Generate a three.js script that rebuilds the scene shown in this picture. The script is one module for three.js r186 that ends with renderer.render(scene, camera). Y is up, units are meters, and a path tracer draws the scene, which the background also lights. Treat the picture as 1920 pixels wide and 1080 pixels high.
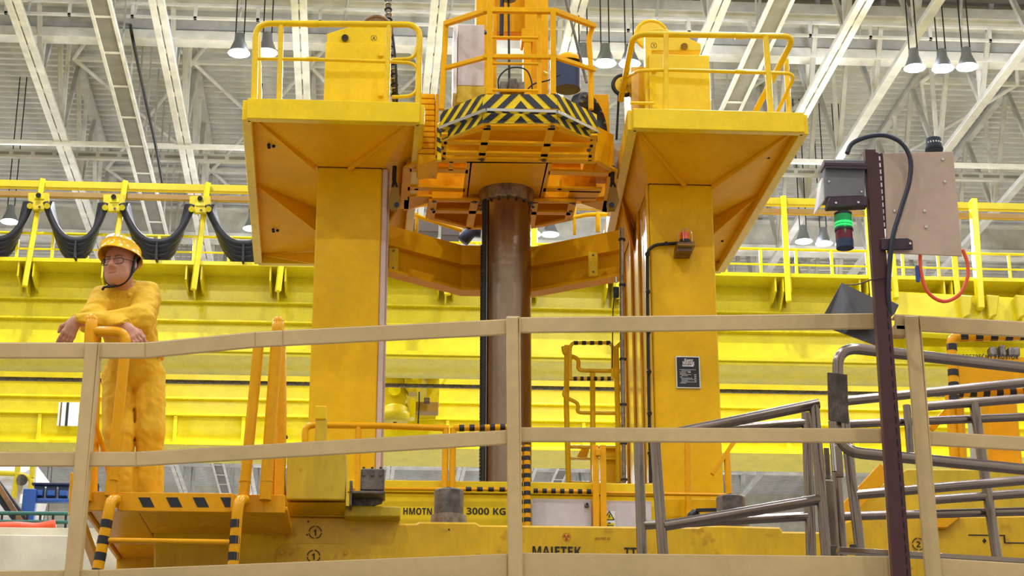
import * as THREE from 'three';
import { mergeGeometries } from 'three/addons/utils/BufferGeometryUtils.js';
import { RoundedBoxGeometry } from 'three/addons/geometries/RoundedBoxGeometry.js';
import { RectAreaLightUniformsLib } from 'three/addons/lights/RectAreaLightUniformsLib.js';
import { ImprovedNoise } from 'three/addons/math/ImprovedNoise.js';

// ---------------------------------------------------------------- camera, exposure
const scene = new THREE.Scene();
scene.background = new THREE.Color(0x0a0a0a);
const FPX = 3500, PITCH = 19.4 * Math.PI / 180, YAW = 3.5 * Math.PI / 180, CAM = new THREE.Vector3(0, 1.6, 0);
const camera = new THREE.PerspectiveCamera(2 * Math.atan(540 / FPX) * 180 / Math.PI, 16 / 9, 0.1, 400);
camera.position.copy(CAM);
const F0 = new THREE.Vector3(Math.sin(YAW), 0, -Math.cos(YAW)), RT = new THREE.Vector3(Math.cos(YAW), 0, Math.sin(YAW)), UP = new THREE.Vector3(0, 1, 0);
const FW = F0.clone().multiplyScalar(Math.cos(PITCH)).addScaledVector(UP, Math.sin(PITCH));
const UV = F0.clone().multiplyScalar(-Math.sin(PITCH)).addScaledVector(UP, Math.cos(PITCH));
camera.lookAt(CAM.clone().add(FW));
const renderer = new THREE.WebGLRenderer();
renderer.toneMapping = THREE.LinearToneMapping;
renderer.toneMappingExposure = 0.26;
renderer.shadowMap.enabled = true;
RectAreaLightUniformsLib.init();
const LAMP_NITS = 4200;               // luminance of every roof lamp
const LAMP_COLOR = 0xf4f7ff;
const LAMP_SIZE = 0.56;
const LAMP_SPILL = 180;                // candela that each lamp throws sideways, past its shade

// ---------------------------------------------------------------- layout helpers: a point seen in a direction, at a real depth or height
const V = (x, y, z) => new THREE.Vector3(x, y, z);
const ray = (px, py) => FW.clone().addScaledVector(RT, (px - 960) / FPX).addScaledVector(UV, (540 - py) / FPX);
const P = (px, py, D) => { const d = ray(px, py); return CAM.clone().addScaledVector(d, D / -d.z); };          // on the upright plane z = -D
const PH = (px, py, h) => { const d = ray(px, py); return CAM.clone().addScaledVector(d, (h - CAM.y) / d.y); }; // on the level plane y = h
const mpp = (py, D) => { const d = ray(960, py); return (D / -d.z) / FPX; };                                   // metres in one pixel there
const yAt = (py, D) => P(960, py, D).y;

// ---------------------------------------------------------------- textures and materials
let seed = 7; const rnd = () => (seed = (seed * 16807) % 2147483647) / 2147483647;
const noise = new ImprovedNoise();
const fbm = (x, y, z, o = 4) => { let s = 0, a = 0.5; for (let i = 0; i < o; i++) { s += a * noise.noise(x, y, z); x *= 2.03; y *= 2.03; a *= 0.5; } return s; };
function tex(n, fn, srgb, rep = 1) {
  const d = new Uint8Array(n * n * 4);
  for (let j = 0; j < n; j++) for (let i = 0; i < n; i++) { const v = fn(i / n, j / n, i, j); for (let k = 0; k < 3; k++) d[(j * n + i) * 4 + k] = Math.max(0, Math.min(255, v[k] === undefined ? v * 255 : v[k] * 255)); d[(j * n + i) * 4 + 3] = 255; }
  const t = new THREE.DataTexture(d, n, n); t.wrapS = t.wrapT = THREE.MirroredRepeatWrapping; t.magFilter = THREE.LinearFilter; t.minFilter = THREE.LinearMipmapLinearFilter; t.generateMipmaps = true;
  if (srgb) t.colorSpace = THREE.SRGBColorSpace; t.repeat.set(rep, rep); t.needsUpdate = true; return t;
}
const tPaint = tex(512, (u, v) => { const a = 0.95 + 0.1 * fbm(u * 5, v * 5, 1.3) + 0.05 * fbm(u * 40, v * 40, 4.1) + 0.02 * (rnd() - 0.5); return [a, a * (0.995 + 0.02 * fbm(u * 7, v * 7, 9)), a]; }, true, 0.5);
const tWorn = tex(512, (u, v) => { let a = 0.93 + 0.12 * fbm(u * 5, v * 5, 2.3) + 0.08 * fbm(u * 30, v * 9, 5.1); const s = fbm(u * 9, v * 9, 7.7, 5); const st = s > 0.24 ? Math.min(1, (s - 0.24) * 8) : 0; a *= 1 - 0.1 * st; return [a, a * (1 - 0.06 * st), a * (1 - 0.1 * st)]; }, true, 0.8);
const tRough = tex(256, (u, v) => 0.85 + 0.3 * fbm(u * 8, v * 8, 3.3) + 0.06 * (rnd() - 0.5), false, 1);
const tPeel = tex(256, (u, v) => 0.5 + 0.5 * fbm(u * 24, v * 24, 8.8, 3), false, 3);
const tWave = tex(256, (u, v) => 0.5 + 0.6 * fbm(u * 10, v * 10, 2.2, 3), false, 0.8);
const tSteel = tex(512, (u, v) => { const a = 0.8 + 0.3 * fbm(u * 6, v * 6, 6.6) + 0.18 * fbm(u * 60, v * 4, 1.1); return [a, a * 0.98, a * 0.96]; }, true, 1);
const tStain = tex(512, (u, v) => { const a = 0.75 + 0.55 * fbm(u * 5, v * 5, 4.6, 5) + 0.15 * fbm(u * 60, v * 12, 1.1); return [a, a * 0.97, a * 0.93]; }, true, 3);
const tCloth = tex(256, (u, v, i, j) => 0.5 + 0.2 * Math.sin(i * Math.PI / 2) * Math.sin(j * Math.PI / 2) + 0.5 * fbm(u * 12, v * 12, 3.9), false, 8);
const tConc = tex(512, (u, v) => { const a = 0.9 + 0.2 * fbm(u * 6, v * 6, 7.1, 5) + 0.05 * (rnd() - 0.5); return [a, a, a]; }, true, 0.25);
const mat = (color, roughness, o = {}) => new THREE.MeshStandardMaterial({ color, roughness, metalness: 0, ...o });
const paint = (color, roughness = 0.38, o = {}) => new THREE.MeshPhysicalMaterial({ color, roughness, map: tPaint, roughnessMap: tRough, bumpMap: tPeel, bumpScale: 0.0006, specularIntensity: 0.5, ...o });
const M = {
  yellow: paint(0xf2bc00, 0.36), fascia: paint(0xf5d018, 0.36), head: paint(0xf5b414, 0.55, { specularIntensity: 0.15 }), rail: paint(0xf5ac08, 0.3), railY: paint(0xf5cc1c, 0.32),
  gloss: new THREE.MeshPhysicalMaterial({ color: 0xf2bc00, roughness: 0.3, map: tPaint, clearcoat: 0.9, clearcoatRoughness: 0.08, bumpMap: tWave, bumpScale: 0.004 }),
  beam: mat(0xecb800, 0.4, { map: tWorn, bumpMap: tPeel, bumpScale: 0.0006, roughnessMap: tRough }),
  olive: mat(0xdab818, 0.5, { map: tWorn, bumpMap: tPeel, bumpScale: 0.0006 }),
  crane: paint(0xf2e022, 0.3), craneDark: paint(0xd8c428, 0.45), 
  black: mat(0x14141a, 0.55), blackTape: mat(0x1a1a22, 0.5), rubber: mat(0x121116, 0.6), cableBlue: mat(0x26283a, 0.4), festoon: mat(0x15111e, 0.45),
  cream: mat(0xd6b982, 0.5, { map: tPaint, bumpMap: tPeel, bumpScale: 0.0005 }),
  steel: mat(0x9c9088, 0.27, { metalness: 1, map: tPaint, roughnessMap: tRough }),
  steelDull: mat(0x8a8480, 0.5, { metalness: 0.75, map: tStain }),
  mast: mat(0x968270, 0.24, { metalness: 0.9, map: tPaint, bumpMap: tWave, bumpScale: 0.002 }),
  mastFlange: mat(0xb4a494, 0.42, { metalness: 0.7, map: tStain }),
  chrome: mat(0xd0d0d0, 0.15, { metalness: 1 }),
  pinkish: mat(0xd8bfb4, 0.45, { map: tPaint }),
  cabinet: mat(0xd4c8c4, 0.45, { map: tPaint }), greyBox: mat(0x77757a, 0.5, { map: tPaint }), plate: mat(0xcbb09c, 0.5, { map: tPaint, metalness: 0.15 }), greyPlate: mat(0x6a6a70, 0.55, { map: tPaint }),
  maroon: mat(0x4a2026, 0.42, { map: tPaint }), slot: mat(0x0c0a0c, 0.8),
  deck: mat(0xdcdbda, 0.55, { map: tConc }), whiteSteel: mat(0xf0eeea, 0.5, { map: tConc }), greySteel: mat(0xcccac6, 0.55, { map: tConc }), grating: mat(0x8a8684, 0.7, { map: tConc }),
  wall: mat(0xdcd6c6, 0.8, { map: tConc }), floor: mat(0xb4afa6, 0.5, { map: tConc }), concrete: mat(0xe6dcc0, 0.7, { map: tConc }), deckPlate: mat(0x6e675c, 0.6, { map: tConc }),
  lampShell: mat(0x8a8e96, 0.4, { metalness: 0.6 }), lampGlow: mat(0xffffff, 0.4, { emissive: 0xffffff, emissiveIntensity: 40 }),
  blue: mat(0x2458a8, 0.4, { map: tPaint }), navy: mat(0x1c2c50, 0.5), darkBlue: mat(0x14263c, 0.35), orangeCable: mat(0xe8552a, 0.4), greenPipe: mat(0x2c6a5c, 0.5), teal: mat(0x5a9a88, 0.5, { map: tPaint }), vessel: mat(0xd8d8dc, 0.35, { map: tPaint, metalness: 0.2 }),
  amber: new THREE.MeshPhysicalMaterial({ color: 0xff5a14, roughness: 0.25, transmission: 0.35, thickness: 0 }), clear: new THREE.MeshPhysicalMaterial({ color: 0xffffff, roughness: 0.05, transmission: 1, thickness: 0 }),
  greenLens: mat(0x0c7a4a, 0.15, { emissive: 0x0ac060, emissiveIntensity: 0.35 }), greenGlow: mat(0x30f080, 0.2, { emissive: 0x2cff7c, emissiveIntensity: 1.6 }), redLens: mat(0x6a1030, 0.15), 
  skin: mat(0xc48a70, 0.5), cloth: mat(0xf2c020, 0.8, { bumpMap: tCloth, bumpScale: 0.0015, map: tPaint }), helmet: mat(0xffc60e, 0.22), white: mat(0xf0f0ee, 0.45), hair: mat(0x6a5a48, 0.8), lens: new THREE.MeshPhysicalMaterial({ color: 0xffffff, roughness: 0.03, transmission: 1, thickness: 0 }),
  shoe: mat(0x22201e, 0.6), brown: mat(0xa07a30, 0.5, { map: tPaint }), sheave: mat(0x9a7040, 0.45, { map: tStain }), ink: mat(0x15130f, 0.6), purple: mat(0x3a2434, 0.42),
};
for (const k in M) M[k].name = k;

// ---------------------------------------------------------------- object helpers
const used = {};
const numbered = n => { used[n] = (used[n] || 0) + 1; return used[n] === 1 ? n : n + '_' + String(used[n] - 1).padStart(3, '0'); };
function uvm(g0) {
  const g = g0.index ? g0.toNonIndexed() : g0; if (!g.attributes.normal) g.computeVertexNormals();
  const p = g.attributes.position, n = g.attributes.normal, uv = new Float32Array(p.count * 2);
  for (let i = 0; i < p.count; i += 3) {
    let nx = 0, ny = 0, nz = 0; for (let k = 0; k < 3; k++) { nx += n.getX(i + k); ny += n.getY(i + k); nz += n.getZ(i + k); } nx = Math.abs(nx); ny = Math.abs(ny); nz = Math.abs(nz);
    for (let k = 0; k < 3; k++) { const x = p.getX(i + k), y = p.getY(i + k), z = p.getZ(i + k); const a = nx > ny && nx > nz ? [z, y] : ny > nz ? [x, z] : [x, y]; uv[(i + k) * 2] = a[0]; uv[(i + k) * 2 + 1] = a[1]; }
  }
  const o = new THREE.BufferGeometry(); o.setAttribute('position', p); o.setAttribute('normal', n); o.setAttribute('uv', new THREE.BufferAttribute(uv, 2)); return o;
}
const join = gs => { gs = (Array.isArray(gs) ? gs.flat(9) : [gs]).map(uvm); return gs.length > 1 ? mergeGeometries(gs) : gs[0]; };
let carrier = null; const RIDERS = new Set(['black_band', 'batten', 'slot', 'lock_hole']);
function part(name, geos, m, parent) { const o = new THREE.Mesh(join(geos), m); o.name = name; if (RIDERS.has(name) && carrier && carrier.parent === parent) carrier.add(o); else { (parent || scene).add(o); carrier = o; } return o; }
function tag(o, label, category, group, kind) { o.userData.label = label; if (category) o.userData.category = category; if (group) o.userData.group = group; if (kind) o.userData.kind = kind; return o; }
function thing(name, label, category, group, kind) { const o = new THREE.Group(); o.name = numbered(name); scene.add(o); return tag(o, label, category, group, kind); }
function single(name, geos, m, label, category, group, kind) { return tag(part(numbered(name), geos, m), label, category, group, kind); }
const struct = (name, geos, m, label) => single(name, geos, m, label, name.split('_')[0], null, 'structure');
// geometry
function prism(pts, v) {        // flat outline in space, pushed along v
  const n = V(0, 0, 0); for (let i = 0; i < pts.length; i++) { const a = pts[i], b = pts[(i + 1) % pts.length]; n.add(V((a.y - b.y) * (a.z + b.z), (a.z - b.z) * (a.x + b.x), (a.x - b.x) * (a.y + b.y))); } n.normalize();
  const ex = pts[1].clone().sub(pts[0]).normalize(), ey = n.clone().cross(ex), c = pts.map(p => { const d = p.clone().sub(pts[0]); return new THREE.Vector2(d.dot(ex), d.dot(ey)); });
  const tri = THREE.ShapeUtils.triangulateShape(c, []), q = pts.map(p => p.clone().add(v)), a = [], flip = n.dot(v) > 0;
  const put = (x, y, z) => a.push(x.x, x.y, x.z, ...(flip ? [z.x, z.y, z.z, y.x, y.y, y.z] : [y.x, y.y, y.z, z.x, z.y, z.z]));
  for (const [i, j, k] of tri) { put(pts[i], pts[j], pts[k]); put(q[i], q[k], q[j]); }
  for (let i = 0; i < pts.length; i++) { const j = (i + 1) % pts.length; put(pts[i], q[i], pts[j]); put(pts[j], q[i], q[j]); }
  const g = new THREE.BufferGeometry(); g.setAttribute('position', new THREE.Float32BufferAttribute(a, 3)); g.computeVertexNormals(); return g;
}
function plate(pts, th) { const n = pts[1].clone().sub(pts[0]).cross(pts[2].clone().sub(pts[0])).normalize(); return prism(pts, n.multiplyScalar(th)); }
function face(list, D, th, bev = 0.006) {       // outline seen from the front, standing at depth D, th deep, chamfered
  const w = list.map(([x, y]) => P(x, y, D)), s = new THREE.Shape(w.map(p => new THREE.Vector2(p.x, p.y)));
  const b = Math.min(bev, th / 3), g = new THREE.ExtrudeGeometry(s, { depth: th - 2 * b, bevelEnabled: b > 0.0005, bevelThickness: b, bevelSize: b, bevelOffset: -b, bevelSegments: 1, curveSegments: 12 });
  g.translate(0, 0, -D - th + b); return g;
}
function rbox(x0, x1, y0, y1, z0, z1, r = 0.01) { const w = Math.abs(x1 - x0), h = Math.abs(y1 - y0), d = Math.abs(z1 - z0), g = new RoundedBoxGeometry(w, h, d, 1, Math.min(r, w / 3, h / 3, d / 3)); g.translate((x0 + x1) / 2, (y0 + y1) / 2, (z0 + z1) / 2); return g; }
const bpx = (x0, y0, x1, y1, D, th, r) => { const a = P(x0, (y0 + y1) / 2, D), b = P(x1, (y0 + y1) / 2, D); return rbox(a.x, b.x, yAt(y0, D), yAt(y1, D), -D, -D - th, r); };
function cyl(a, b, r, r2 = r, seg = 14, open = false) { const d = b.clone().sub(a), g = new THREE.CylinderGeometry(r2, r, d.length(), seg, 1, open); g.applyQuaternion(new THREE.Quaternion().setFromUnitVectors(UP, d.clone().normalize())); const c = a.clone().add(b).multiplyScalar(0.5); g.translate(c.x, c.y, c.z); return g; }
function bar(a, b, w, h, up = UP) {      // rectangular bar a-b: w across, h along up
  const d = b.clone().sub(a), L = d.length(); d.normalize(); let s = d.clone().cross(up); if (s.length() < 1e-3) s = V(1, 0, 0); s.normalize(); const u = s.clone().cross(d).normalize();
  const g = new RoundedBoxGeometry(w, h, L, 1, Math.min(w, h) * 0.12); g.applyMatrix4(new THREE.Matrix4().makeBasis(s, u, d.clone().negate()).setPosition(a.clone().add(b).multiplyScalar(0.5))); return g;
}
function tube(pts, r, cr = 0.1, seg = 12) {
  if (pts.length === 2) return cyl(pts[0], pts[1], r, r, seg);
  const c = new THREE.CurvePath(); let last = pts[0];
  for (let i = 1; i < pts.length - 1; i++) { const a = pts[i - 1], b = pts[i], d = pts[i + 1], k = Math.min(cr, b.distanceTo(a) * 0.49, b.distanceTo(d) * 0.49), s = b.clone().lerp(a, k / b.distanceTo(a)), e = b.clone().lerp(d, k / b.distanceTo(d)); c.add(new THREE.LineCurve3(last, s)); c.add(new THREE.QuadraticBezierCurve3(s, b, e)); last = e; }
  c.add(new THREE.LineCurve3(last, pts[pts.length - 1]));
  const all = []; for (const k of c.curves) { const n = k.isLineCurve3 ? 1 : 6; for (let i = 0; i <= n; i++) { const q = k.getPoint(i / n); if (!all.length || all[all.length - 1].distanceTo(q) > 1e-4) all.push(q); } }
  return sweep(all, r, seg);
}
function sweep(all, r, seg = 10) {      // round tube along a dense list of points, closed at both ends
  const pos = [], idx = [], N = all.length; let s = null;
  for (let i = 0; i < N; i++) {
    const t = all[Math.min(N - 1, i + 1)].clone().sub(all[Math.max(0, i - 1)]).normalize();
    if (!s) { s = Math.abs(t.y) < 0.9 ? t.clone().cross(UP) : t.clone().cross(V(1, 0, 0)); s.normalize(); } else s.sub(t.clone().multiplyScalar(s.dot(t))).normalize();
    const u = s.clone().cross(t); for (let k = 0; k < seg; k++) { const a = k / seg * 2 * Math.PI, p = all[i].clone().addScaledVector(s, Math.cos(a) * r).addScaledVector(u, Math.sin(a) * r); pos.push(p.x, p.y, p.z); }
  }
  for (let i = 0; i < N - 1; i++) for (let k = 0; k < seg; k++) { const a = i * seg + k, b = i * seg + (k + 1) % seg; idx.push(a, a + seg, b, b, a + seg, b + seg); }
  const c0 = pos.length / 3; pos.push(...all[0].toArray(), ...all[N - 1].toArray()); for (let k = 0; k < seg; k++) { idx.push(c0, k, (k + 1) % seg); idx.push(c0 + 1, (N - 1) * seg + (k + 1) % seg, (N - 1) * seg + k); }
  const g = new THREE.BufferGeometry(); g.setAttribute('position', new THREE.Float32BufferAttribute(pos, 3)); g.setIndex(idx); g.computeVertexNormals(); return g;
}
const smooth = (pts, n = 40) => new THREE.CatmullRomCurve3(pts).getPoints(n);
const TP = (list, r, cr, seg) => tube(list.map(a => P(...a)), r, cr, seg);
const BP = (a, b, w, h, up) => bar(P(...a), P(...b), w, h, up);
const bands = (a, b, r, n, duty = 0.5, off = 0.25) => { const o = []; for (let i = 0; i < n; i++) { const t0 = (i + off) / n, t1 = (i + off + duty) / n; o.push(cyl(a.clone().lerp(b, t0), a.clone().lerp(b, Math.min(1, t1)), r * 1.035, r * 1.035, 14, true)); } return o; };
const lerp3 = (a, b, t) => a.clone().lerp(b, t);
function bolt(p, r, m, parent, dir = V(0, 0, 1)) { return part('bolt', cyl(p, p.clone().addScaledVector(dir, r * 0.9), r, r * 0.9, 6), m, parent); }
function level(list, h, th) { return prism(list.map(([x, y]) => PH(x, y, h)), V(0, th, 0)); }
function lbar(a, b, h, w, t) { const p = PH(a[0], a[1], h), q = PH(b[0], b[1], h); p.y += t / 2; q.y += t / 2; return bar(p, q, w, t); }
// ink on a surface: lettering printed flat, 3 mm proud
const canv = (w, h, fn) => { const c = document.createElement('canvas'); c.width = w; c.height = h; const x = c.getContext('2d'); fn(x, w, h); const t = new THREE.CanvasTexture(c); return t; };
function ink(name, fn, w, h, center, wm, hm, color, parent) {
  const t = canv(w, h, (x, W, H) => { x.fillStyle = '#000'; x.fillRect(0, 0, W, H); x.fillStyle = '#fff'; x.strokeStyle = '#fff'; fn(x, W, H); });
  const g = new THREE.PlaneGeometry(wm, hm); g.translate(center.x, center.y, center.z); const m = new THREE.MeshStandardMaterial({ color, roughness: 0.6, alphaMap: t, transparent: true }); m.name = name;
  const o = new THREE.Mesh(g, m); o.name = name; parent.add(o); return o;
}
const txt = (s, f) => (x, W, H) => { x.font = f; x.textAlign = 'center'; x.textBaseline = 'middle'; x.fillText(s, W / 2, H / 2); };
const circled = s => (x, W, H) => { x.lineWidth = W * 0.07; for (let k = 0; k < 4; k++) { x.beginPath(); x.arc(W / 2, H / 2, W * 0.43, k * Math.PI / 2 + 0.12, (k + 1) * Math.PI / 2 - 0.12); x.stroke(); } x.font = 'bold ' + W * 0.62 + 'px sans-serif'; x.textAlign = 'center'; x.textBaseline = 'middle'; x.fillText(s, W / 2, H * 0.52); };

// ================================================================ THE HALL
const HX0 = -34, HX1 = 28.5, ZB = -126, ZF = 14, ROOF = 31.2, CH = 27.2;   // roof deck, lower chords of the trusses
struct('floor', rbox(HX0 - 0.5, HX1 + 0.5, -0.5, 0, ZB - 0.5, ZF + 0.5), M.floor, 'wide pale floor of the reactor hall');
struct('wall_back', rbox(HX0, HX1, 0, ROOF + 1, ZB - 0.5, ZB), M.wall, 'beige far wall behind the crane girders');
struct('wall_left', rbox(HX0 - 0.5, HX0, 0, ROOF + 1, ZB, ZF), M.wall, 'beige long wall on the left side of the hall');
struct('wall_right', rbox(HX1, HX1 + 0.5, 0, ROOF + 1, ZB, ZF), M.wall, 'beige long wall on the right side of the hall');
struct('wall_front', rbox(HX0, HX1, 0, ROOF + 1, ZF, ZF + 0.5), M.wall, 'beige end wall on the near side of the hall');
{ // corrugated roof deck, ribs running across the hall
  const pos = [], pitch = 0.46, dep = 0.13, prof = []; for (let z = ZF; z > ZB; z -= pitch) prof.push([z, ROOF], [z - 0.15, ROOF], [z - 0.21, ROOF + dep], [z - 0.4, ROOF + dep]);
  for (let i = 0; i < prof.length - 1; i++) { const [za, ya] = prof[i], [zb, yb] = prof[i + 1]; pos.push(HX0, ya, za, HX1, ya, za, HX0, yb, zb, HX1, ya, za, HX1, yb, zb, HX0, yb, zb); }
  const g = new THREE.BufferGeometry(); g.setAttribute('position', new THREE.Float32BufferAttribute(pos, 3)); g.computeVertexNormals();
  struct('ceiling', [g, rbox(HX0, HX1, ROOF + 0.3, ROOF + 0.7, ZB, ZF)], M.deck, 'grey corrugated metal roof deck above the trusses');
}
// long trusses run away from the viewer
const dirL = ray(640, 1768); dirL.y = 0; dirL.normalize();
const along = (p, D) => p.clone().addScaledVector(dirL, (D + p.z) / -dirL.z);
function roofTruss(px, py, w, label, slotted = true) {
  const t = thing('roof_truss', label, 'truss', 'long roof trusses', 'structure'), b = PH(px, py, CH + CAM.y - 1.6), n = 17, D0 = 40, step = 4.6;
  const lat = V(dirL.z, 0, -dirL.x).normalize();
  const A = along(b, D0), B = along(b, D0 + n * step), o = lat.clone().multiplyScalar(w * 0.3);
  if (slotted) for (const s of [-1, 1]) part('bottom_chord', bar(A.clone().addScaledVector(o, s), B.clone().addScaledVector(o, s), w * 0.5, 0.16), M.whiteSteel, t);
  else part('bottom_chord', bar(A, B, w, 0.18), M.greySteel, t);
  if (slotted) for (let i = 0; i < n * 3; i++) { const c = lerp3(A, B, (i + 0.5) / (n * 3)); part('batten', bar(c.clone().addScaledVector(o, -1), c.clone().addScaledVector(o, 1), 0.35, 0.1), M.whiteSteel, t); }
  const up = V(0, ROOF - CH - 0.15, 0); part('top_chord', bar(A.clone().add(up), B.clone().add(up), w * 0.9, 0.2), M.greySteel, t);
  for (let i = 0; i < n; i++) { const a = lerp3(A, B, i / n), c = lerp3(A, B, (i + 1) / n), m = lerp3(a, c, 0.5).add(up); part('diagonal', bar(a, m, 0.16, 0.16), M.greySteel, t); part('diagonal', bar(m, c, 0.16, 0.16), M.greySteel, t); part('vertical', bar(a, a.clone().add(up), 0.14, 0.14), M.whiteSteel, t); }
  return [A, B];
}
const tr = [[62, 'leftmost', 1], [315, 'second from left, left of the near yellow tower', 1], [565, 'behind the left yellow tower', 1], [812, 'beside the white cabinet of the mast head', 1], [1060, 'behind the mast head cage', 1], [1310, 'behind the right yellow tower', 1], [1561, 'just right of the right tower guard rail', 1], [1690, 'plain, above the beacon post', 0], [1905, 'plain, at the far right edge', 0], [2120, 'beyond the right edge', 0]];
const ends = tr.map(([px, d, s]) => roofTruss(px, 110, s ? 0.42 : 0.3, 'white lattice roof truss, ' + d, !!s));
// cross braces lie in the roof plane between trusses
for (let i = 0; i < ends.length - 1; i++) { if (i === 7) continue;
  const t = thing('roof_bracing', 'thin crossed roof braces in bay ' + ['left of the catwalk truss', 'left of the left tower', 'behind the left tower', 'left of the mast head', 'right of the mast head', 'behind the right tower rail', 'above the beacon post', '', 'at the far right edge'][i], 'brace', 'roof cross braces', 'structure');
  for (let k = 0; k < 8; k++) { const y = ROOF - 0.45, q = (e, s) => { const p = lerp3(e[0], e[1], s / 8); p.y = y; return p; }; part('brace', cyl(q(ends[i], k), q(ends[i + 1], k + 1), 0.075, 0.075, 8), M.whiteSteel, t); part('brace', cyl(q(ends[i], k + 1), q(ends[i + 1], k), 0.075, 0.075, 8), M.whiteSteel, t); part('strut', bar(q(ends[i], k), q(ends[i + 1], k), 0.16, 0.16), M.whiteSteel, t); }
}
// heavy cross girders of the roof
function crossBeam(pyBottom, D, web, fl, label) {
  const t = thing('roof_beam', label, 'beam', 'cross beams of the roof', 'structure'), y = yAt(pyBottom, D);
  part('web', rbox(HX0, HX1, y + 0.1, y + web, -D - 0.35, -D - 0.25), M.greySteel, t); part('flange', rbox(HX0, HX1, y, y + 0.32, -D - 0.55, -D), M.whiteSteel, t); part('flange', rbox(HX0, HX1, y + web - 0.1, y + web, -D - 0.55, -D), M.whiteSteel, t); return t;
}
crossBeam(91, 53, 1.25, 0.3, 'big white cross beam spanning the roof near the top');
crossBeam(462, 70, 1.4, 0.3, 'pale cross beam seen just above the crane handrail');
crossBeam(880, 108, 1.4, 0.3, 'farthest white cross beam seen below the crane');
{ const t = thing('roof_tie', 'thin white tie beam with a slotted cable tray behind it, upper left', 'beam', null, 'structure'); const D = 58.5;
  part('tie', rbox(HX0, HX1, yAt(292, D), yAt(284, D), -D, -D - 0.15), M.whiteSteel, t); part('tray', rbox(HX0, HX1, yAt(316, 61), yAt(302, 61), -61, -61.2), M.greySteel, t);
  const y0 = yAt(312, 61), y1 = yAt(307, 61); for (let x = -16; x < 22; x += 0.75) part('slot', rbox(x, x + 0.6, y0, y1, -60.97, -61), M.grating, t); }
// cross catwalk near the top of the picture
{ const t = thing('roof_catwalk', 'cross catwalk with white railing running along the top of the picture', 'catwalk', 'roof catwalks', 'structure'), D = 51.5;
  const y0 = yAt(52, D), y1 = yAt(28, D); part('floor_grating', rbox(HX0, HX1, yAt(8, 53.2), yAt(5, 53.2), -D + 0.2, -D - 1.6), M.grating, t);
  for (const y of [y0, y1]) part('side_rail', rbox(HX0, HX1, y, y + 0.09, -D, -D - 0.09), M.whiteSteel, t);
  for (let x = -18; x < 24; x += 1.9) part('rail_post', rbox(x, x + 0.11, y0, y1, -D, -D - 0.09), M.whiteSteel, t);
  for (let x = -18; x < 24; x += 3.2) part('hanger', cyl(V(x, y0, -D - 0.05), V(x + 0.3, ROOF, -D - 0.05), 0.05, 0.05, 8), M.greySteel, t);
  part('cable_tray', rbox(HX0, HX1, y1 + 0.5, y1 + 0.85, -D - 0.3, -D - 0.9), M.greySteel, t); part('cable_tray', rbox(HX0, HX1, y1 + 1.2, y1 + 1.4, -D - 0.1, -D - 0.6), M.grating, t);
}
function longWalk(pxL, pxR, py, D0, D1, label) {
  const t = thing('roof_catwalk', label, 'catwalk', 'roof catwalks', 'structure'), a = PH(pxL, py, CH - 0.2), b = PH(pxR, py, CH - 0.2), n = Math.round((D1 - D0) / 2.3);
  const c = lerp3(a, b, 0.5), w = a.distanceTo(b); part('floor_grating', bar(along(c, D0), along(c, D1), w * 0.8, 0.06), M.grating, t);
  for (const q of [a, b]) part('side_rail', bar(along(q, D0), along(q, D1), 0.11, 0.14), M.whiteSteel, t);
  for (let i = 0; i <= n; i++) { const D = D0 + (D1 - D0) * i / n; part('rung', bar(along(a, D), along(b, D), 0.12, 0.1), M.whiteSteel, t); part('hanger', bar(along(b, D), along(b, D).add(V(0, ROOF - CH, 0)), 0.06, 0.06), M.greySteel, t); }
}
longWalk(196, 232, 110, 42, 112, 'ladder-like grating catwalk sloping down between the two left trusses');
longWalk(1396, 1433, 110, 42, 112, 'ladder-like grating catwalk behind the right tower guard rail');
single('hanging_cable', sweep(smooth([PH(244, 40, ROOF + 0.05), PH(250, 78, CH - 0.1), PH(272, 185, CH - 0.6), PH(292, 275, CH - 1), PH(306, 352, CH - 1.2)]), 0.05, 8), M.rubber, 'black cable hanging beside the left roof catwalk', 'cable');
// ---- lamps
function lampLight(x, y, z, s) { const l = new THREE.RectAreaLight(LAMP_COLOR, LAMP_NITS * (LAMP_SIZE / s) ** 2 * 1, s, s); l.position.set(x, y, z); l.lookAt(x, y - 5, z); scene.add(l); const q = new THREE.PointLight(LAMP_COLOR, LAMP_SPILL); q.shadow.radius = 8; q.position.set(x, y - 0.06, z); scene.add(q); return l; }
function lamp(p, label, group, r = 0.3) {
  const t = thing('high_bay_lamp', label, 'lamp', group);
  const pr = [[0.1, 0.62], [0.14, 0.6], [0.15, 0.4], [r * 0.7, 0.24], [r, 0.02], [r + 0.02, 0], [r - 0.02, 0.01], [r * 0.66, 0.22], [0.1, 0.36]].map(a => new THREE.Vector2(...a));
  const g = new THREE.LatheGeometry(pr, 20); g.translate(p.x, p.y, p.z); part('shade', g, M.lampShell, t);
  part('glowing_lens', [(() => { const s = new THREE.SphereGeometry(r - 0.03, 18, 8, 0, 2 * Math.PI, Math.PI / 2, Math.PI / 2); s.scale(1, 0.35, 1); s.translate(p.x, p.y + 0.04, p.z); return s; })()], M.lampGlow, t);
  part('hanger_rod', [cyl(V(p.x - 0.12, p.y + 0.55, p.z), V(p.x - 0.12, ROOF + 0.12, p.z), 0.02, 0.02, 6), cyl(V(p.x + 0.12, p.y + 0.55, p.z), V(p.x + 0.12, ROOF + 0.12, p.z), 0.02, 0.02, 6)], M.rubber, t);
  lampLight(p.x, p.y - 0.12, p.z, LAMP_SIZE);
}
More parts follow.
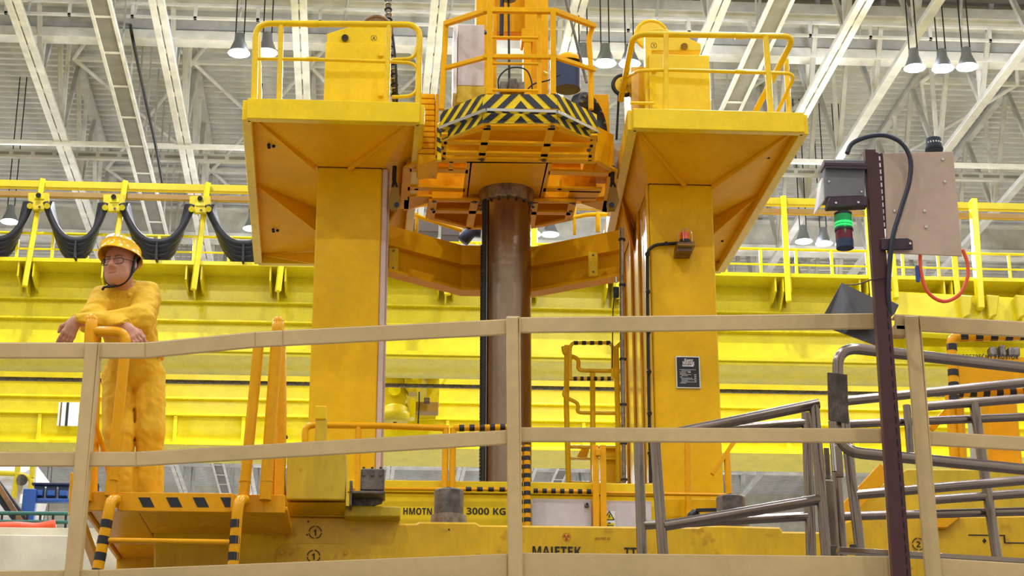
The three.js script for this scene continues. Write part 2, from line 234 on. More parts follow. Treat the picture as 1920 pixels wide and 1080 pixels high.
const G1 = 'high-bay lamps in the front row', G2 = 'high-bay lamps in the second row', G3 = 'high-bay lamps in the far row', LY = 25.6;
for (const [px, py, l] of [[448, 100, 'big bright lamp left of the left tower guard rail'], [500, 99, 'dimmer oval lamp touching the left tower guard rail'], [1094, 118, 'bright lamp behind the right post of the mast head cage'], [1135, 119, 'oval lamp between the mast head cage and the right tower'], [1181, 120, 'bright lamp at the left end of the right tower guard rail'], [1715, 128, 'leftmost of the three lamps above the beacon post'], [1768, 129, 'middle oval lamp of the three above the beacon post'], [1814, 126, 'rightmost of the three lamps above the beacon post']]) lamp(PH(px, py, LY), l, G1);
for (const [px, py, l] of [[18, 416, 'lamp at the left edge beside the festoon cable'], [472, 429, 'lamp half hidden by the left tower bracket'], [998, 440, 'bright lamp just right of the steel mast'], [1032, 440, 'oval lamp above the yellow cross beam, right of the mast'], [1507, 453, 'left lamp of the three below the signal box'], [1545, 457, 'middle lamp of the three below the signal box'], [1582, 458, 'lamp directly under the green and red signal light']]) lamp(PH(px, py, LY), l, G2);
lamp(PH(876, 861, LY), 'small far lamp seen below the crane, left of the mast', G3); lamp(PH(900, 863, LY), 'faint far lamp touching the left edge of the mast', G3);
for (const [px, l] of [[150, 'far lamp hidden behind the left cream post'], [262, 'far lamp hidden behind the legs of the worker'], [640, 'far lamp hidden behind the left tower'], [1190, 'far lamp hidden behind the steel gate posts'], [1290, 'far lamp hidden behind the right tower'], [1680, 'far lamp hidden behind the maroon post']]) lamp(PH(px, 862, LY), l, G3);
for (const D of [-6, 8, 22, 36, 86, 116]) for (const x of [-22, -8, 6, 20]) lamp(V(x, LY, -D), 'high-bay lamp in the roof out of the picture', 'high-bay lamps outside the view');

// ================================================================ OVERHEAD CRANE
{
  const D = 42, yT = yAt(516, D), yB = yAt(668, D), x0 = -30, x1 = 28, dep = 1.7;
  const t = thing('crane_girder', 'front yellow crane girder with handrail and bracket fins behind the towers', 'crane girder');
  part('web', rbox(x0, x1, yB, yT, -D - 0.25, -D - 0.33), M.crane, t); part('rear_web', rbox(x0, x1, yB, yT, -D - dep + 0.2, -D - dep + 0.12), M.crane, t);
  part('bottom_flange', rbox(x0, x1, yB - 0.08, yB, -D - 0.1, -D - dep), M.crane, t); part('top_flange', rbox(x0, x1, yT - 0.1, yT, -D + 0.55, -D - dep), M.crane, t);
  for (const py of [575, 611]) { const y = yAt(py, D); part('stiffener', rbox(x0, x1, y, y + 0.05, -D - 0.26, -D - 0.1), M.crane, t); }
  part('lower_strip', rbox(x0, x1, yB, yB + 0.1, -D - 0.02, -D - 0.3), M.crane, t);
  const X = px => P(px, 520, D).x;
  for (let px = -120; px < 2100; px += 156) for (const s of [-14, 0, 14]) { const x = X(px + 18 + s), b = s === 0 ? 0.78 : 0.6; part('bracket_fin', prism([V(x, yT - 0.1, -D + 0.5), V(x, yT - 0.1, -D - 0.25), V(x, yT - b, -D - 0.25), V(x, yT - b * 0.95, -D + 0.05), V(x, yT - 0.45, -D + 0.5)], V(0.04, 0, 0)), M.crane, t); }
  const yr = yAt(458, D - 0.4), ym = yAt(487, D - 0.4), zr = -D + 0.45;
  part('handrail', cyl(V(x0, yr, zr), V(x1, yr, zr), 0.035, 0.035, 8), M.crane, t); part('middle_rail', cyl(V(x0, ym, zr), V(x1, ym, zr), 0.025, 0.025, 8), M.crane, t);
  for (let px = -100; px < 2100; px += 66) { const x = X(px); part('handrail_post', rbox(x, x + 0.07, yT, yr, zr - 0.03, zr + 0.03), M.crane, t); }
  for (let px = -120; px < 2100; px += 156) { const x = X(px + 18 + (px < 960 ? 4 : 8)); part('tall_post', bar(V(x, yT - 0.75, -D + 0.62), V(x + (px < 700 ? 0.18 : 0.02), yAt(361, D - 0.4), -D + 0.55), 0.14, 0.12), M.crane, t); }
  const yu = yAt(374, D - 0.4), yl = yAt(392, D - 0.4);
  part('festoon_rail', rbox(x0, x1, yu, yu + 0.17, -D + 0.5, -D + 0.32), M.craneDark, t); part('track_beam', rbox(x0, x1, yl, yl + 0.13, -D + 0.52, -D + 0.4), M.brown, t);
  part('conductor_rail', rbox(x0, x1, yB - 0.32, yB - 0.24, -D - dep + 0.1, -D - dep), M.steelDull, t);
  part('name_tag', bpx(856, 683, 868, 690, D + 0.9, 0.02), M.navy, t).position.y = 0;
  // rear girder
  const D2 = 50.6, y2 = yAt(838, D2), y2T = yAt(690, D2), t2 = thing('crane_girder', 'rear yellow crane girder seen below the front one', 'crane girder');
  part('web', rbox(x0, x1, y2, y2T + 0.6, -D2 - 0.2, -D2 - 0.3), M.crane, t2); part('rear_web', rbox(x0, x1, y2, y2T + 0.6, -D2 - 1.9, -D2 - 2), M.crane, t2);
  part('bottom_flange', rbox(x0, x1, y2 - 0.08, y2, -D2, -D2 - 2.1), M.crane, t2); part('top_flange', rbox(x0, x1, y2T + 0.6, y2T + 0.7, -D2 + 0.3, -D2 - 2.1), M.crane, t2);
  for (const py of [725, 757, 788]) { const y = yAt(py, D2); part('stiffener', rbox(x0, x1, y, y + 0.06, -D2 - 0.21, -D2 - 0.05), M.crane, t2); }
  for (let px = -60; px < 2000; px += 128) { const x = P(px, 800, D2).x; part('upright_stiffener', rbox(x, x + 0.1, y2, yAt(788, D2), -D2 - 0.21, -D2 - 0.08), M.crane, t2); }
  // white plate with stripes
  const sp = thing('marker_plate', 'white plate with a black and a brown stripe on the rear girder', 'sign'); part('plate', bpx(107, 768, 146, 812, D2 - 0.1, 0.03), M.white, sp); part('black_stripe', bpx(122, 768, 127, 812, D2 - 0.11, 0.02), M.black, sp); part('brown_stripe', bpx(111, 768, 114, 812, D2 - 0.11, 0.02), M.sheave, sp);
  // hoist drive under the rear girder
  const hd = thing('hoist_drive', 'yellow gear housing and drum hanging from the crane left of the mast', 'hoist'), Dh = 46.5;
  part('side_plate', face([[715, 700], [760, 700], [760, 725], [765, 765], [715, 770]], Dh, 0.5, 0.05), M.craneDark, hd); part('housing', face([[758, 698], [795, 698], [795, 718], [782, 734], [766, 734], [758, 722]], Dh - 0.2, 0.5, 0.06), M.craneDark, hd);
  const disc = (px, py, r, th, m, n) => part(n, cyl(P(px, py, Dh + 0.1), P(px, py, Dh + 0.1).add(V(0, 0, th)), r, r * 0.94, 24), m, hd); disc(740, 736, 0.17, 0.3, M.crane, 'hub'); disc(777, 712, 0.14, 0.5, M.crane, 'hub');
  { const c = P(741, 775, Dh - 0.3), l = new THREE.LatheGeometry([[0.05, -0.24], [0.3, -0.24], [0.36, -0.12], [0.36, 0], [0.28, 0.05], [0.3, 0.14], [0.22, 0.2], [0.05, 0.2]].map(a => new THREE.Vector2(a[0] * 1.05, a[1])), 24); l.translate(c.x, c.y, c.z); part('drum', l, M.craneDark, hd); }
  { const a = P(715, 700, Dh), b = P(824, 700, Dh); part('carrier_beam', rbox(a.x, b.x, a.y - 0.05, a.y + 0.35, -43.75, -50.75), M.craneDark, hd); } part('motor_box', bpx(768, 750, 778, 785, Dh - 0.2, 0.4), M.crane, hd); part('cross_member', bpx(780, 756, 822, 774, Dh, 0.4), M.brown, hd); part('upright', bpx(800, 700, 824, 760, Dh + 0.2, 0.3), M.craneDark, hd); part('cable', TP([[786, 735, Dh - 0.3], [786, 760, Dh - 0.3], [784, 795, Dh - 0.3]], 0.02), M.rubber, hd); part('coupling', bpx(795, 748, 806, 756, Dh - 0.3, 0.2), M.steelDull, hd); part('brace', BP([828, 722, Dh], [838, 708, Dh], 0.06, 0.06), M.craneDark, hd);
}
// festoon trolleys and cable loops
{
  const D = 41.35, lab = ['at the left edge', 'above the worker', 'right of the worker'];
  [[72, 374], [213, 377], [375, 380]].forEach(([px, py], i) => {
    const t = thing('cable_trolley', 'yellow festoon trolley plate ' + lab[i], 'trolley', 'festoon trolleys');
    part('side_plate', face([[px - 20, py - 13], [px + 20, py - 13], [px + 20, py + 6], [px + 11, py + 20], [px - 11, py + 20], [px - 20, py + 6]], D - 0.1, 0.1, 0.02), M.craneDark, t); part('roller', cyl(P(px, py - 8, D - 0.1), P(px, py - 8, D - 0.22), 0.06, 0.06, 16), M.black, t); part('clamp', bpx(px - 9, py + 12, px + 9, py + 19, D - 0.13, 0.05), M.crane, t); part('roller', cyl(P(px + 2, py + 14, D - 0.13), P(px + 2, py + 14, D - 0.18), 0.03), M.steelDull, t);
    for (const s of [-1, 1]) part('saddle', TP([[px + s * 16, py + 12, D], [px + s * 16, py + 12, D - 0.35]], 0.07), M.craneDark, t);
  });
  const loops = [[-70, 54, 374, 'at the left edge under the lamp'], [90, 195, 376, 'left of the worker'], [232, 357, 379, 'right above the worker helmet'], [393, 520, 382, 'beside the left tower bracket']];
  for (const [a, b, py, l] of loops) { const t = thing('festoon_cable', 'black sagging cable loop ' + l, 'cable', 'festoon cable loops');
    for (let k = 0; k < 5; k++) { const sag = 70 + k * 8.5, w = k * 2.2, pts = []; for (let i = 0; i <= 28; i++) { const u = i / 28, x = a - 4 + w + (b - a + 8 - 2 * w) * u, s = 1 - Math.pow(Math.abs(2 * u - 1), 2.6); pts.push(P(x, py + 4 + sag * s + 2 * u, D - 0.05 + 0.06 * k)); } part('cable', sweep(pts, 0.085, 8), k % 2 ? M.festoon : M.rubber, t); }
    const c = P((a + b) / 2, py + 4 + 90, D); part('cable_clip', rbox(c.x - 0.025, c.x + 0.025, c.y - 0.22, c.y + 0.2, c.z - 0.16, c.z + 0.14), M.rubber, t); }
}

// ================================================================ MACHINE TOWERS
function tower(c, label) {
  // c: pixel outline of the column front, platform and rims
  const t = thing('machine_tower', label, 'tower'), Dc = 17, hRim = yAt(238, 16), hTop = yAt(200, 16), s = c.s;
  const cl = P(c.col[0], 600, Dc).x, cr = P(c.col[1], 600, Dc).x, yTopCol = yAt(c.yTop, Dc), yBot = yAt(1010, Dc);
  part('column', rbox(cl, cr, yBot, yTopCol, -Dc, -Dc - 0.5, 0.02), M.yellow, t);
  const ix = s > 0 ? cr : cl, dx = s > 0 ? -1 : 1;
  part('column_rear', rbox(cl + (s < 0 ? 0.0 : 0), cr, yBot, yTopCol, -Dc - 0.51, -Dc - 2.6, 0.02), M.gloss, t);
  if (s < 0) for (const z of [0.75, 1.35, 2.0]) part('seam_strip', rbox(cl - 0.025, cl, yBot, yTopCol, -Dc - z, -Dc - z - 0.09), M.gloss, t);
  part('guide_rail', rbox(ix + (s > 0 ? 0 : -0.03), ix + (s > 0 ? 0.055 : 0), yBot, yTopCol, -Dc - 0.02, -Dc - (s > 0 ? 0.3 : 0.1)), s > 0 ? M.pinkish : M.gloss, t);
  if (s > 0) part('rail_edge', rbox(ix + 0.055, ix + 0.075, yBot, yTopCol, -Dc - 0.1, -Dc - 0.2), M.pinkish, t);
  // tray platform
  const fl = P(c.pl[0], 235, 16), fr = P(c.pl[1], 240, 16), rl = PH(c.re[0][0], c.re[0][1], hRim), rr = PH(c.re[1][0], c.re[1][1], hRim);
  const cor = [V(fl.x, hRim, -16), V(fr.x, hRim, -16), V(rr.x, hRim, rr.z), V(rl.x, hRim, rl.z)], n = 4;
  const plat = part('platform_deck', prism(cor.map(p => V(p.x, hTop - 0.06, p.z)), V(0, 0.04, 0)), M.fascia, t);
  for (let i = 0; i < 4; i++) { const a = cor[i], b = cor[(i + 1) % 4], up = V(0, (hTop - hRim) / 2, 0); part('fascia', bar(a.clone().add(up), b.clone().add(up), 0.09, hTop - hRim), M.fascia, t); }
  // folded underside: sloping plates from the rim down to the column head
  const ins = (p, k) => { const m = cor.reduce((q, w) => q.add(w.clone().multiplyScalar(0.25)), V(0, 0, 0)); return lerp3(p, m, k); };
  const hi = hRim + 0.1, R = cor.map(p => { const q = ins(p, 0.045); q.y = hi; return q; });
  const vl = V(P(c.v[0], c.yTop, Dc).x, yTopCol, -Dc), vr = V(P(c.v[1], c.yTop, Dc).x, yTopCol, -Dc), wl = V(cl, yTopCol + 0.02, -Dc - 2.4), wr = V(cr, yTopCol + 0.02, -Dc - 2.4);
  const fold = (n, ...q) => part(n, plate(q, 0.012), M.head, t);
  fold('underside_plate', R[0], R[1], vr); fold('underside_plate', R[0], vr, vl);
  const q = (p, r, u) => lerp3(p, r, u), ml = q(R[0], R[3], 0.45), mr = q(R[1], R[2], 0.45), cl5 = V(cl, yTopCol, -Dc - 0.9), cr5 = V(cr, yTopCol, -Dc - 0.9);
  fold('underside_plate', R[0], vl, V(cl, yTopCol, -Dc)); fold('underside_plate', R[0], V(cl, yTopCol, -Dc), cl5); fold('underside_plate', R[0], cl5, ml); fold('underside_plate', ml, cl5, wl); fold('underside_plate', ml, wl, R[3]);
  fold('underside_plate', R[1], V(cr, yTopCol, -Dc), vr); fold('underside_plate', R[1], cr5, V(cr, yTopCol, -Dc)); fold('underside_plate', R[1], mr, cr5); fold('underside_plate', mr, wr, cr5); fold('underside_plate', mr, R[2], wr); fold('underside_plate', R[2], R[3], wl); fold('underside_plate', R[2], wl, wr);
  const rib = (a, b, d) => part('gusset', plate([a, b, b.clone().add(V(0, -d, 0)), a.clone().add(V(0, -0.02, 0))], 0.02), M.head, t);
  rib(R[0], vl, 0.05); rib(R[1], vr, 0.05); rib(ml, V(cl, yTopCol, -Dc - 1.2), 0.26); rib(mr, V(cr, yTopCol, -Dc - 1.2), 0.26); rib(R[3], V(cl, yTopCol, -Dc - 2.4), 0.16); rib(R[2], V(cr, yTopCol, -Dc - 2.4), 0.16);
  // small clover-shaped drain holes
  for (const [px, py] of c.holes) { const p = PH(px, py, hi - 0.06); for (let k = 0; k < 3; k++) part('drain_slot', cyl(p.clone().add(V(0.03 * Math.cos(k * 2.1), 0.02, 0.03 * Math.sin(k * 2.1))), p.clone().add(V(0.03 * Math.cos(k * 2.1), 0.0, 0.03 * Math.sin(k * 2.1))), 0.016, 0.016, 8), M.slot, t); }
  return { t, cor, hTop };
}
const tL = tower({ s: 1, col: [585, 710], yTop: 321, pl: [462, 787], re: [[484, 496], [760, 500]], v: [592, 655], holes: [[507, 276], [735, 280], [515, 434]] }, 'left yellow machine tower carrying a tray platform');
const tR = tower({ s: -1, col: [1223, 1345], yTop: 338, pl: [1186, 1507], re: [[1130, 512], [1352, 511]], v: [1287, 1337], holes: [[1208, 293], [1435, 297], [1349, 453]] }, 'right yellow machine tower carrying a tray platform');
// winch housings on the platforms
{
  const t = thing('winch_housing', 'yellow winch housing marked 4 on the left platform', 'housing'), D = 16.5;
  part('cover', bpx(608, 88, 727, 214, D, 0.9, 0.012), M.fascia, t); part('side_plate', face([[613, 92], [613, 63], [652, 51], [672, 48], [688, 44], [716, 44], [724, 52], [724, 92]], D + 0.05, 0.12), M.fascia, t);
  part('shaft_cap', cyl(P(647, 71, D + 0.05), P(647, 71, D), 0.035, 0.035, 16), M.steelDull, t); ink('number_mark', circled('4'), 128, 128, P(701, 71, D + 0.045), 0.066, 0.066, 0x15130f, t);
  for (const y of [108, 183]) part('latch', bpx(709, y - 4, 718, y + 4, D - 0.03, 0.04), M.fascia, t);
  const s = thing('sheave_wheel', 'brown rope sheave above the left winch housing', 'wheel'), c = P(706, 57, D + 0.4); 
  const rim = new THREE.TorusGeometry(0.152, 0.022, 8, 32); rim.translate(c.x, c.y, c.z); part('rim', rim, M.sheave, s); part('disc', cyl(c.clone().add(V(0, 0, -0.012)), c.clone().add(V(0, 0, 0.012)), 0.145, 0.145, 28), M.sheave, s); part('hub', cyl(c.clone().add(V(0, 0, -0.04)), c.clone().add(V(0, 0, 0.04)), 0.04), M.steelDull, s);
  const t2 = thing('winch_housing', 'yellow winch housing marked 1 on the right platform', 'housing');
  part('cover', bpx(1218, 93, 1332, 228, D, 0.9, 0.012), M.fascia, t2); part('side_plate', face([[1210, 230], [1210, 62], [1220, 54], [1240, 52], [1280, 66], [1314, 82], [1314, 95], [1222, 95], [1222, 230]], D + 0.05, 0.12), M.fascia, t2);
  part('shaft_cap', cyl(P(1283, 87, D + 0.05), P(1283, 87, D), 0.035, 0.035, 16), M.brown, t2); ink('number_mark', circled('1'), 128, 128, P(1226, 85, D + 0.045), 0.066, 0.066, 0x15130f, t2);
  for (const y of [123, 193]) part('latch', bpx(1222, y - 4, 1231, y + 4, D - 0.03, 0.04), M.fascia, t2); part('side_cover', bpx(1184, 118, 1219, 226, D + 0.3, 0.6), M.gloss, t2);
  for (const [px, py, r, l] of [[1222, 66, 0.16, 'yellow rope sheave above the right winch housing'], [1170, 160, 0.11, 'small sheave at the left side of the right tower']]) { const w = thing('sheave_wheel', l, 'wheel'), q = P(px, py, D + 0.5); const g = new THREE.TorusGeometry(r, 0.022, 8, 32); g.translate(q.x, q.y, q.z); part('rim', g, r < 0.12 ? M.rubber : M.railY, w); part('disc', cyl(q.clone().add(V(0, 0, -0.012)), q.clone().add(V(0, 0, 0.012)), r * 0.95, r * 0.95, 28), M.railY, w); part('hub', cyl(q.clone().add(V(0, 0, -0.04)), q.clone().add(V(0, 0, 0.04)), 0.035), M.brown, w); }
}
// guard rails on the towers
{
  const t = thing('guard_rail', 'yellow tubular guard rail on the left tower platform', 'railing'), D = 16.05, r = 0.026, yb = 204;
  part('top_rail', TP([[476, yb, D], [480, 44, D], [787, 46, D], [784, 206, D]], r + 0.004, 0.14), M.railY, t);
  part('middle_rail', TP([[478, 110, D], [610, 112, D], [735, 116, D], [784, 118, D], [782, 180, D], [735, 182, D]], r * 0.66, 0.12), M.railY, t);
  part('loop_rail', TP([[735, 112, D], [776, 110, D], [783, 86, D]], r * 0.7, 0.12), M.railY, t);
  for (const x of [527, 729]) part('post', TP([[x, 48, D], [x - 4, yb, D]], r), M.railY, t);
  part('rear_post', TP([[484, 60, D + 1.2], [487, 230, D + 1.2]], r), M.railY, t); part('sleeve', TP([[575, 45, D], [596, 45, D]], r + 0.008), M.railY, t); part('sleeve', TP([[575, 111, D], [594, 111, D]], r * 0.85), M.railY, t);
  const u = thing('guard_rail', 'yellow tubular guard rail on the right tower platform', 'railing'), b = D + 0.9;
  part('top_rail', TP([[1164, 188, b], [1188, 64, D + 0.05], [1490, 68, D], [1405, 232, D + 0.8]], r + 0.004, 0.12), M.railY, u);
  part('middle_rail', TP([[1166, 150, b], [1196, 133, D + 0.05], [1245, 131, D], [1492, 138, D], [1450, 226, D + 0.5]], r * 0.7, 0.1), M.railY, u);
  part('post', TP([[1249, 65, D], [1248, 222, D]], r), M.railY, u); part('post', TP([[1436, 70, D], [1446, 224, D]], r + 0.004), M.railY, u); part('post', TP([[1474, 112, D + 0.3], [1480, 224, D + 0.3]], r), M.railY, u);
  part('side_bar', TP([[1182, 193, D], [1226, 194, D]], r * 0.6), M.railY, u); part('sleeve', TP([[1378, 67, D], [1396, 67, D]], r + 0.008), M.railY, u); part('sleeve', TP([[1378, 134, D], [1396, 135, D]], r * 0.85), M.railY, u);
}
// hose in a metal braid beside the left winch, chains
{ const t = thing('braided_hose', 'shiny grey corrugated hose hanging right of the left winch housing', 'hose'), pts = smooth([P(727, -20, 17), P(730, 60, 17), P(738, 130, 17), P(742, 205, 17)], 50); part('core', sweep(pts, 0.03, 10), M.steelDull, t); for (let i = 0; i < 50; i += 2) { const g = new THREE.TorusGeometry(0.032, 0.009, 6, 14); g.rotateX(Math.PI / 2 - 0.3); g.translate(pts[i].x, pts[i].y, pts[i].z); part('ring', g, i % 4 ? M.chrome : M.rubber, t); }
  part('clip_cable', sweep(smooth([P(733, 40, 16.9), P(742, 120, 16.9), P(745, 205, 16.9)], 12), 0.012, 8), M.rubber, t); }
single('lifting_rope', cyl(P(1160, 180, 17.2), P(1156, 262, 17.2), 0.012), M.rubber, 'thin dark rope hanging from the small sheave of the right tower', 'rope');

// ================================================================ MAST HEAD between the towers
const hazard = (t, A, B, C, Dq, defs) => { // A top-left, B top-right, C bottom-right, Dq bottom-left ; defs: [u at top, u at bottom, width]
  const n = B.clone().sub(A).cross(Dq.clone().sub(A)).normalize().multiplyScalar(-0.003); const at = (u, v) => lerp3(lerp3(A, B, u), lerp3(Dq, C, u), v).add(n);
  for (const [ut, ub, w] of defs) { // clip a slanted band to 0..1
    const poly = []; const N = 10; for (let i = 0; i <= N; i++) { const v = i / N; poly.push([Math.max(0, Math.min(1, ut + (ub - ut) * v)), v]); } for (let i = N; i >= 0; i--) { const v = i / N; poly.push([Math.max(0, Math.min(1, ut + w + (ub - ut) * v)), v]); }
    const uq = poly.filter((p, i) => i === 0 || Math.hypot(p[0] - poly[i - 1][0], p[1] - poly[i - 1][1]) > 1e-4); if (uq.length < 3 || Math.max(...uq.map(p => p[0])) - Math.min(...uq.map(p => p[0])) < 0.01) continue;
    part('black_stripe', prism(uq.map(p => at(p[0], p[1])), n.clone().multiplyScalar(0.8)), M.blackTape, t); } };
{
  const t = thing('hoisting_machine', 'orange mast head with black chevron fascia between the towers', 'machine head'), Df = 15.6;
  const tier = (yt, yb, Ls, Rs, back, nm) => { // front panel plus two angled wings
    const a = P(905, yt, Df), b = P(1045, yt, Df), c = P(1045, yb, Df), d = P(905, yb, Df), L = [P(Ls[0], Ls[1], Df + back), P(Ls[0], Ls[2], Df + back)], R = [P(Rs[0], Rs[1], Df + back), P(Rs[0], Rs[2], Df + back)];
    L[0].y = a.y; L[1].y = d.y; R[0].y = b.y; R[1].y = c.y;
    const ms = [[a, b, c, d], [L[0], a, d, L[1]], [b, R[0], R[1], c]].map(q => part(nm, plate([q[0], q[3], q[2], q[1]], -0.03), M.fascia, t));
    return [[a, b, c, d], [L[0], a, d, L[1]], [b, R[0], R[1], c], L, R, ms];
  };
  const A = tier(177, 204, [826, 200, 224], [1119, 202, 226], 0.42, 'upper_fascia'), B = tier(207, 231, [826, 230, 252], [1119, 232, 254], 0.42, 'lower_fascia');
  for (const T of [A, B]) {
    const left = [], right = []; for (let k = 0; k < 5; k++) { left.push([0.18 + k * 0.27 - 0.1, -0.12 + k * 0.27 - 0.1, 0.13]); right.push([-0.42 + k * 0.27 + 0.06, -0.12 + k * 0.27 + 0.06, 0.13]); }
    hazard(T[5][1], ...T[1], left); hazard(T[5][2], ...T[2], right);
    hazard(T[5][0], ...T[0], [[0.16, -0.04, 0.12], [0.38, 0.18, 0.1], [0.5, 0.7, 0.12], [0.72, 0.92, 0.12], [0.94, 1.14, 0.12], [-0.08, -0.28, 0.12]]);
    const q = T[0], n = V(0, 0, 0.004); part('black_stripe', prism([lerp3(q[3], q[2], 0.42).add(n), lerp3(q[3], q[2], 0.6).add(n), lerp3(lerp3(q[0], q[1], 0.51), lerp3(q[3], q[2], 0.51), 0.45).add(n)], V(0, 0, 0.002)), M.blackTape, T[5][0]);
  }
  // polished bumper bar between the two fascias
  const yb = yAt(205, Df - 0.1); part('bumper_bar', [bar(V(P(912, 205, Df).x, yb, -Df + 0.06), V(P(1042, 205, Df).x, yb, -Df + 0.06), 0.05, 0.03), bar(V(P(912, 205, Df).x, yb, -Df + 0.06), V(A[3][1].x, yb, -Df - 0.36), 0.05, 0.03), bar(V(P(1042, 205, Df).x, yb, -Df + 0.06), V(A[4][1].x, yb, -Df - 0.36), 0.05, 0.03)], M.chrome, t);
  // framed underside
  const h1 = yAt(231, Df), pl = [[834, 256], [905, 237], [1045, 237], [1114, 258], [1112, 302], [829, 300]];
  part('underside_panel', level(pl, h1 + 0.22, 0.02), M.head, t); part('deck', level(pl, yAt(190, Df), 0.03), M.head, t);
  const rb = (a, b, w = 0.055) => part('frame_bar', lbar(a, b, h1, w, 0.022), M.head, t);
  rb([838, 262], [905, 243], 0.05); rb([905, 242], [1045, 242], 0.05); rb([1045, 243], [1110, 264], 0.05); rb([834, 252], [829, 300], 0.06); rb([1114, 254], [1108, 302], 0.06); rb([829, 299], [1110, 302]); rb([914, 238], [902, 300], 0.07); rb([1035, 238], [1018, 301], 0.07); rb([832, 268], [1112, 274], 0.07); rb([830, 288], [1110, 293], 0.07);
  const inner = (h, top, ...ps) => { for (let i = 0; i < ps.length - 1; i++) { const a = PH(...ps[i], h), b = PH(...ps[i + 1], h); part('inner_web', prism([a, b, b.clone().add(V(0, top, 0)), a.clone().add(V(0, top, 0))], V(0, 0, -0.015)), M.head, t); } };
  inner(h1 + 0.02, 0.2, [829, 299], [1110, 302]);
  for (const [x, y] of [[916, 236], [1036, 236], [829, 276], [904, 298], [1020, 299], [1104, 280], [828, 296]]) bolt(PH(x, y, h1), 0.022, M.steelDull, t, V(0, -1, 0));
  // side striped edge
  part('side_plate', face([[820, 232], [827, 226], [828, 300], [820, 300]], Df + 0.45, 0.05), M.fascia, t); for (let k = 0; k < 3; k++) part('black_stripe', face([[819, 238 + k * 18], [827, 243 + k * 18], [827, 250 + k * 18], [819, 246 + k * 18]], Df + 0.44, 0.01, 0), M.blackTape, t);
  // second deck
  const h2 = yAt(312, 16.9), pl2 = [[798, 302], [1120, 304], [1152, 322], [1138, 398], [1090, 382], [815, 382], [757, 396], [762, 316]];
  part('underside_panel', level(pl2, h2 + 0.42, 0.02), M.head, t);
  const r2 = (a, b, w = 0.06) => part('frame_bar', lbar(a, b, h2, w, 0.025), M.head, t);
  r2([798, 303], [1120, 305]); r2([1120, 305], [1152, 322]); r2([1150, 322], [1136, 398], 0.09); r2([762, 316], [798, 303]); r2([764, 316], [758, 392], 0.09); r2([768, 319], [878, 322], 0.1); r2([764, 354], [872, 357], 0.1); r2([764, 372], [1118, 374], 0.1); r2([880, 303], [872, 372], 0.06); r2([846, 303], [845, 320], 0.05); r2([1030, 305], [1015, 373], 0.06); r2([1028, 324], [1148, 328], 0.1); r2([1018, 356], [1128, 358], 0.1);
  inner(h2 + 0.02, 0.4, [764, 373], [1118, 375]); inner(h2 + 0.02, 0.4, [762, 316], [798, 304], [1120, 306], [1152, 322]); inner(h2 + 0.02, 0.4, [764, 316], [758, 392]); inner(h2 + 0.02, 0.4, [1150, 322], [1136, 398]);
  part('hub_plate', level([[882, 303], [1028, 305], [1012, 373], [875, 371]], h2, 0.03), M.head, t); part('lower_plate', level([[1068, 358], [1126, 359], [1120, 372], [1064, 372]], h2 + 0.0, 0.04), M.head, t);
  part('side_web', plate([PH(758, 375, h2), PH(815, 376, h2), PH(757, 396, h2)], 0.05), M.head, t); part('side_web', plate([PH(1138, 376, h2), PH(1138, 399, h2), PH(1090, 381, h2)], 0.05), M.head, t);
  for (const [x, y, m] of [[781, 338, M.rubber], [1049, 338, M.railY]]) { const p = PH(x, y, h2 + 0.1); part('nozzle', cyl(p, p.clone().add(V(0, -0.1, 0)), 0.022), m, t); }
  // third deck
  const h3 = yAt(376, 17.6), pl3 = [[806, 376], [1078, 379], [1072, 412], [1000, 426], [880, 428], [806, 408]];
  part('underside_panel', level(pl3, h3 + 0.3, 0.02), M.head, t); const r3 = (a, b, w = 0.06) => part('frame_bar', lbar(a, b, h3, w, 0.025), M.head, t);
  r3([810, 377], [1078, 380]); r3([812, 377], [806, 410], 0.09); r3([806, 410], [880, 429]); r3([880, 429], [1000, 427]); r3([1000, 427], [1070, 412]); r3([1074, 380], [1066, 412], 0.08); r3([890, 378], [880, 428], 0.08); r3([810, 397], [1070, 401], 0.09); r3([1004, 379], [997, 426], 0.06);
  inner(h3 + 0.02, 0.28, [806, 410], [880, 429], [1000, 427], [1070, 412]); inner(h3 + 0.02, 0.28, [810, 378], [1078, 381]); inner(h3 + 0.02, 0.28, [812, 378], [806, 410]); inner(h3 + 0.02, 0.28, [1076, 381], [1070, 412]);
  for (const [x, y] of [[814, 377], [890, 378], [811, 392], [880, 428], [1076, 381], [1070, 396]]) bolt(PH(x, y, h3), 0.02, M.steelDull, t, V(0, -1, 0));
  // upper machine column and ladder side frames
  part('rear_column', [bpx(893, -60, 928, 178, 17.2, 0.4), bpx(984, -60, 1028, 178, 17.2, 0.4)], M.head, t); part('cross_plate', bpx(925, -60, 1000, 60, 17.4, 0.2), M.head, t); part('bracket', bpx(978, 52, 1000, 78, 17.0, 0.2), M.head, t); part('narrow_column', bpx(982, 78, 996, 178, 17.0, 0.1), M.head, t);
  part('spindle', [cyl(P(953, -40, 16.9), P(955, 165, 16.9), 0.012), cyl(P(942, -40, 16.9), P(940, 66, 16.9), 0.022)], M.rubber, t); part('spindle_nut', cyl(P(955, 0, 16.9), P(955, -8, 16.9), 0.07, 0.07), M.steelDull, t);
  part('valve_block', [bpx(938, 152, 984, 172, 16.4, 0.3), bpx(954, 146, 970, 168, 16.3, 0.1)], M.steelDull, t);
  for (const a of [[[935, 172], [936, 145], [955, 128], [985, 130], [996, 150], [998, 172]], [[985, 172], [1000, 158], [1030, 150], [1050, 140]]]) part('hose', sweep(smooth(a.map(q => P(q[0], q[1], 16.5)), 24), 0.008, 8), M.rubber, t);
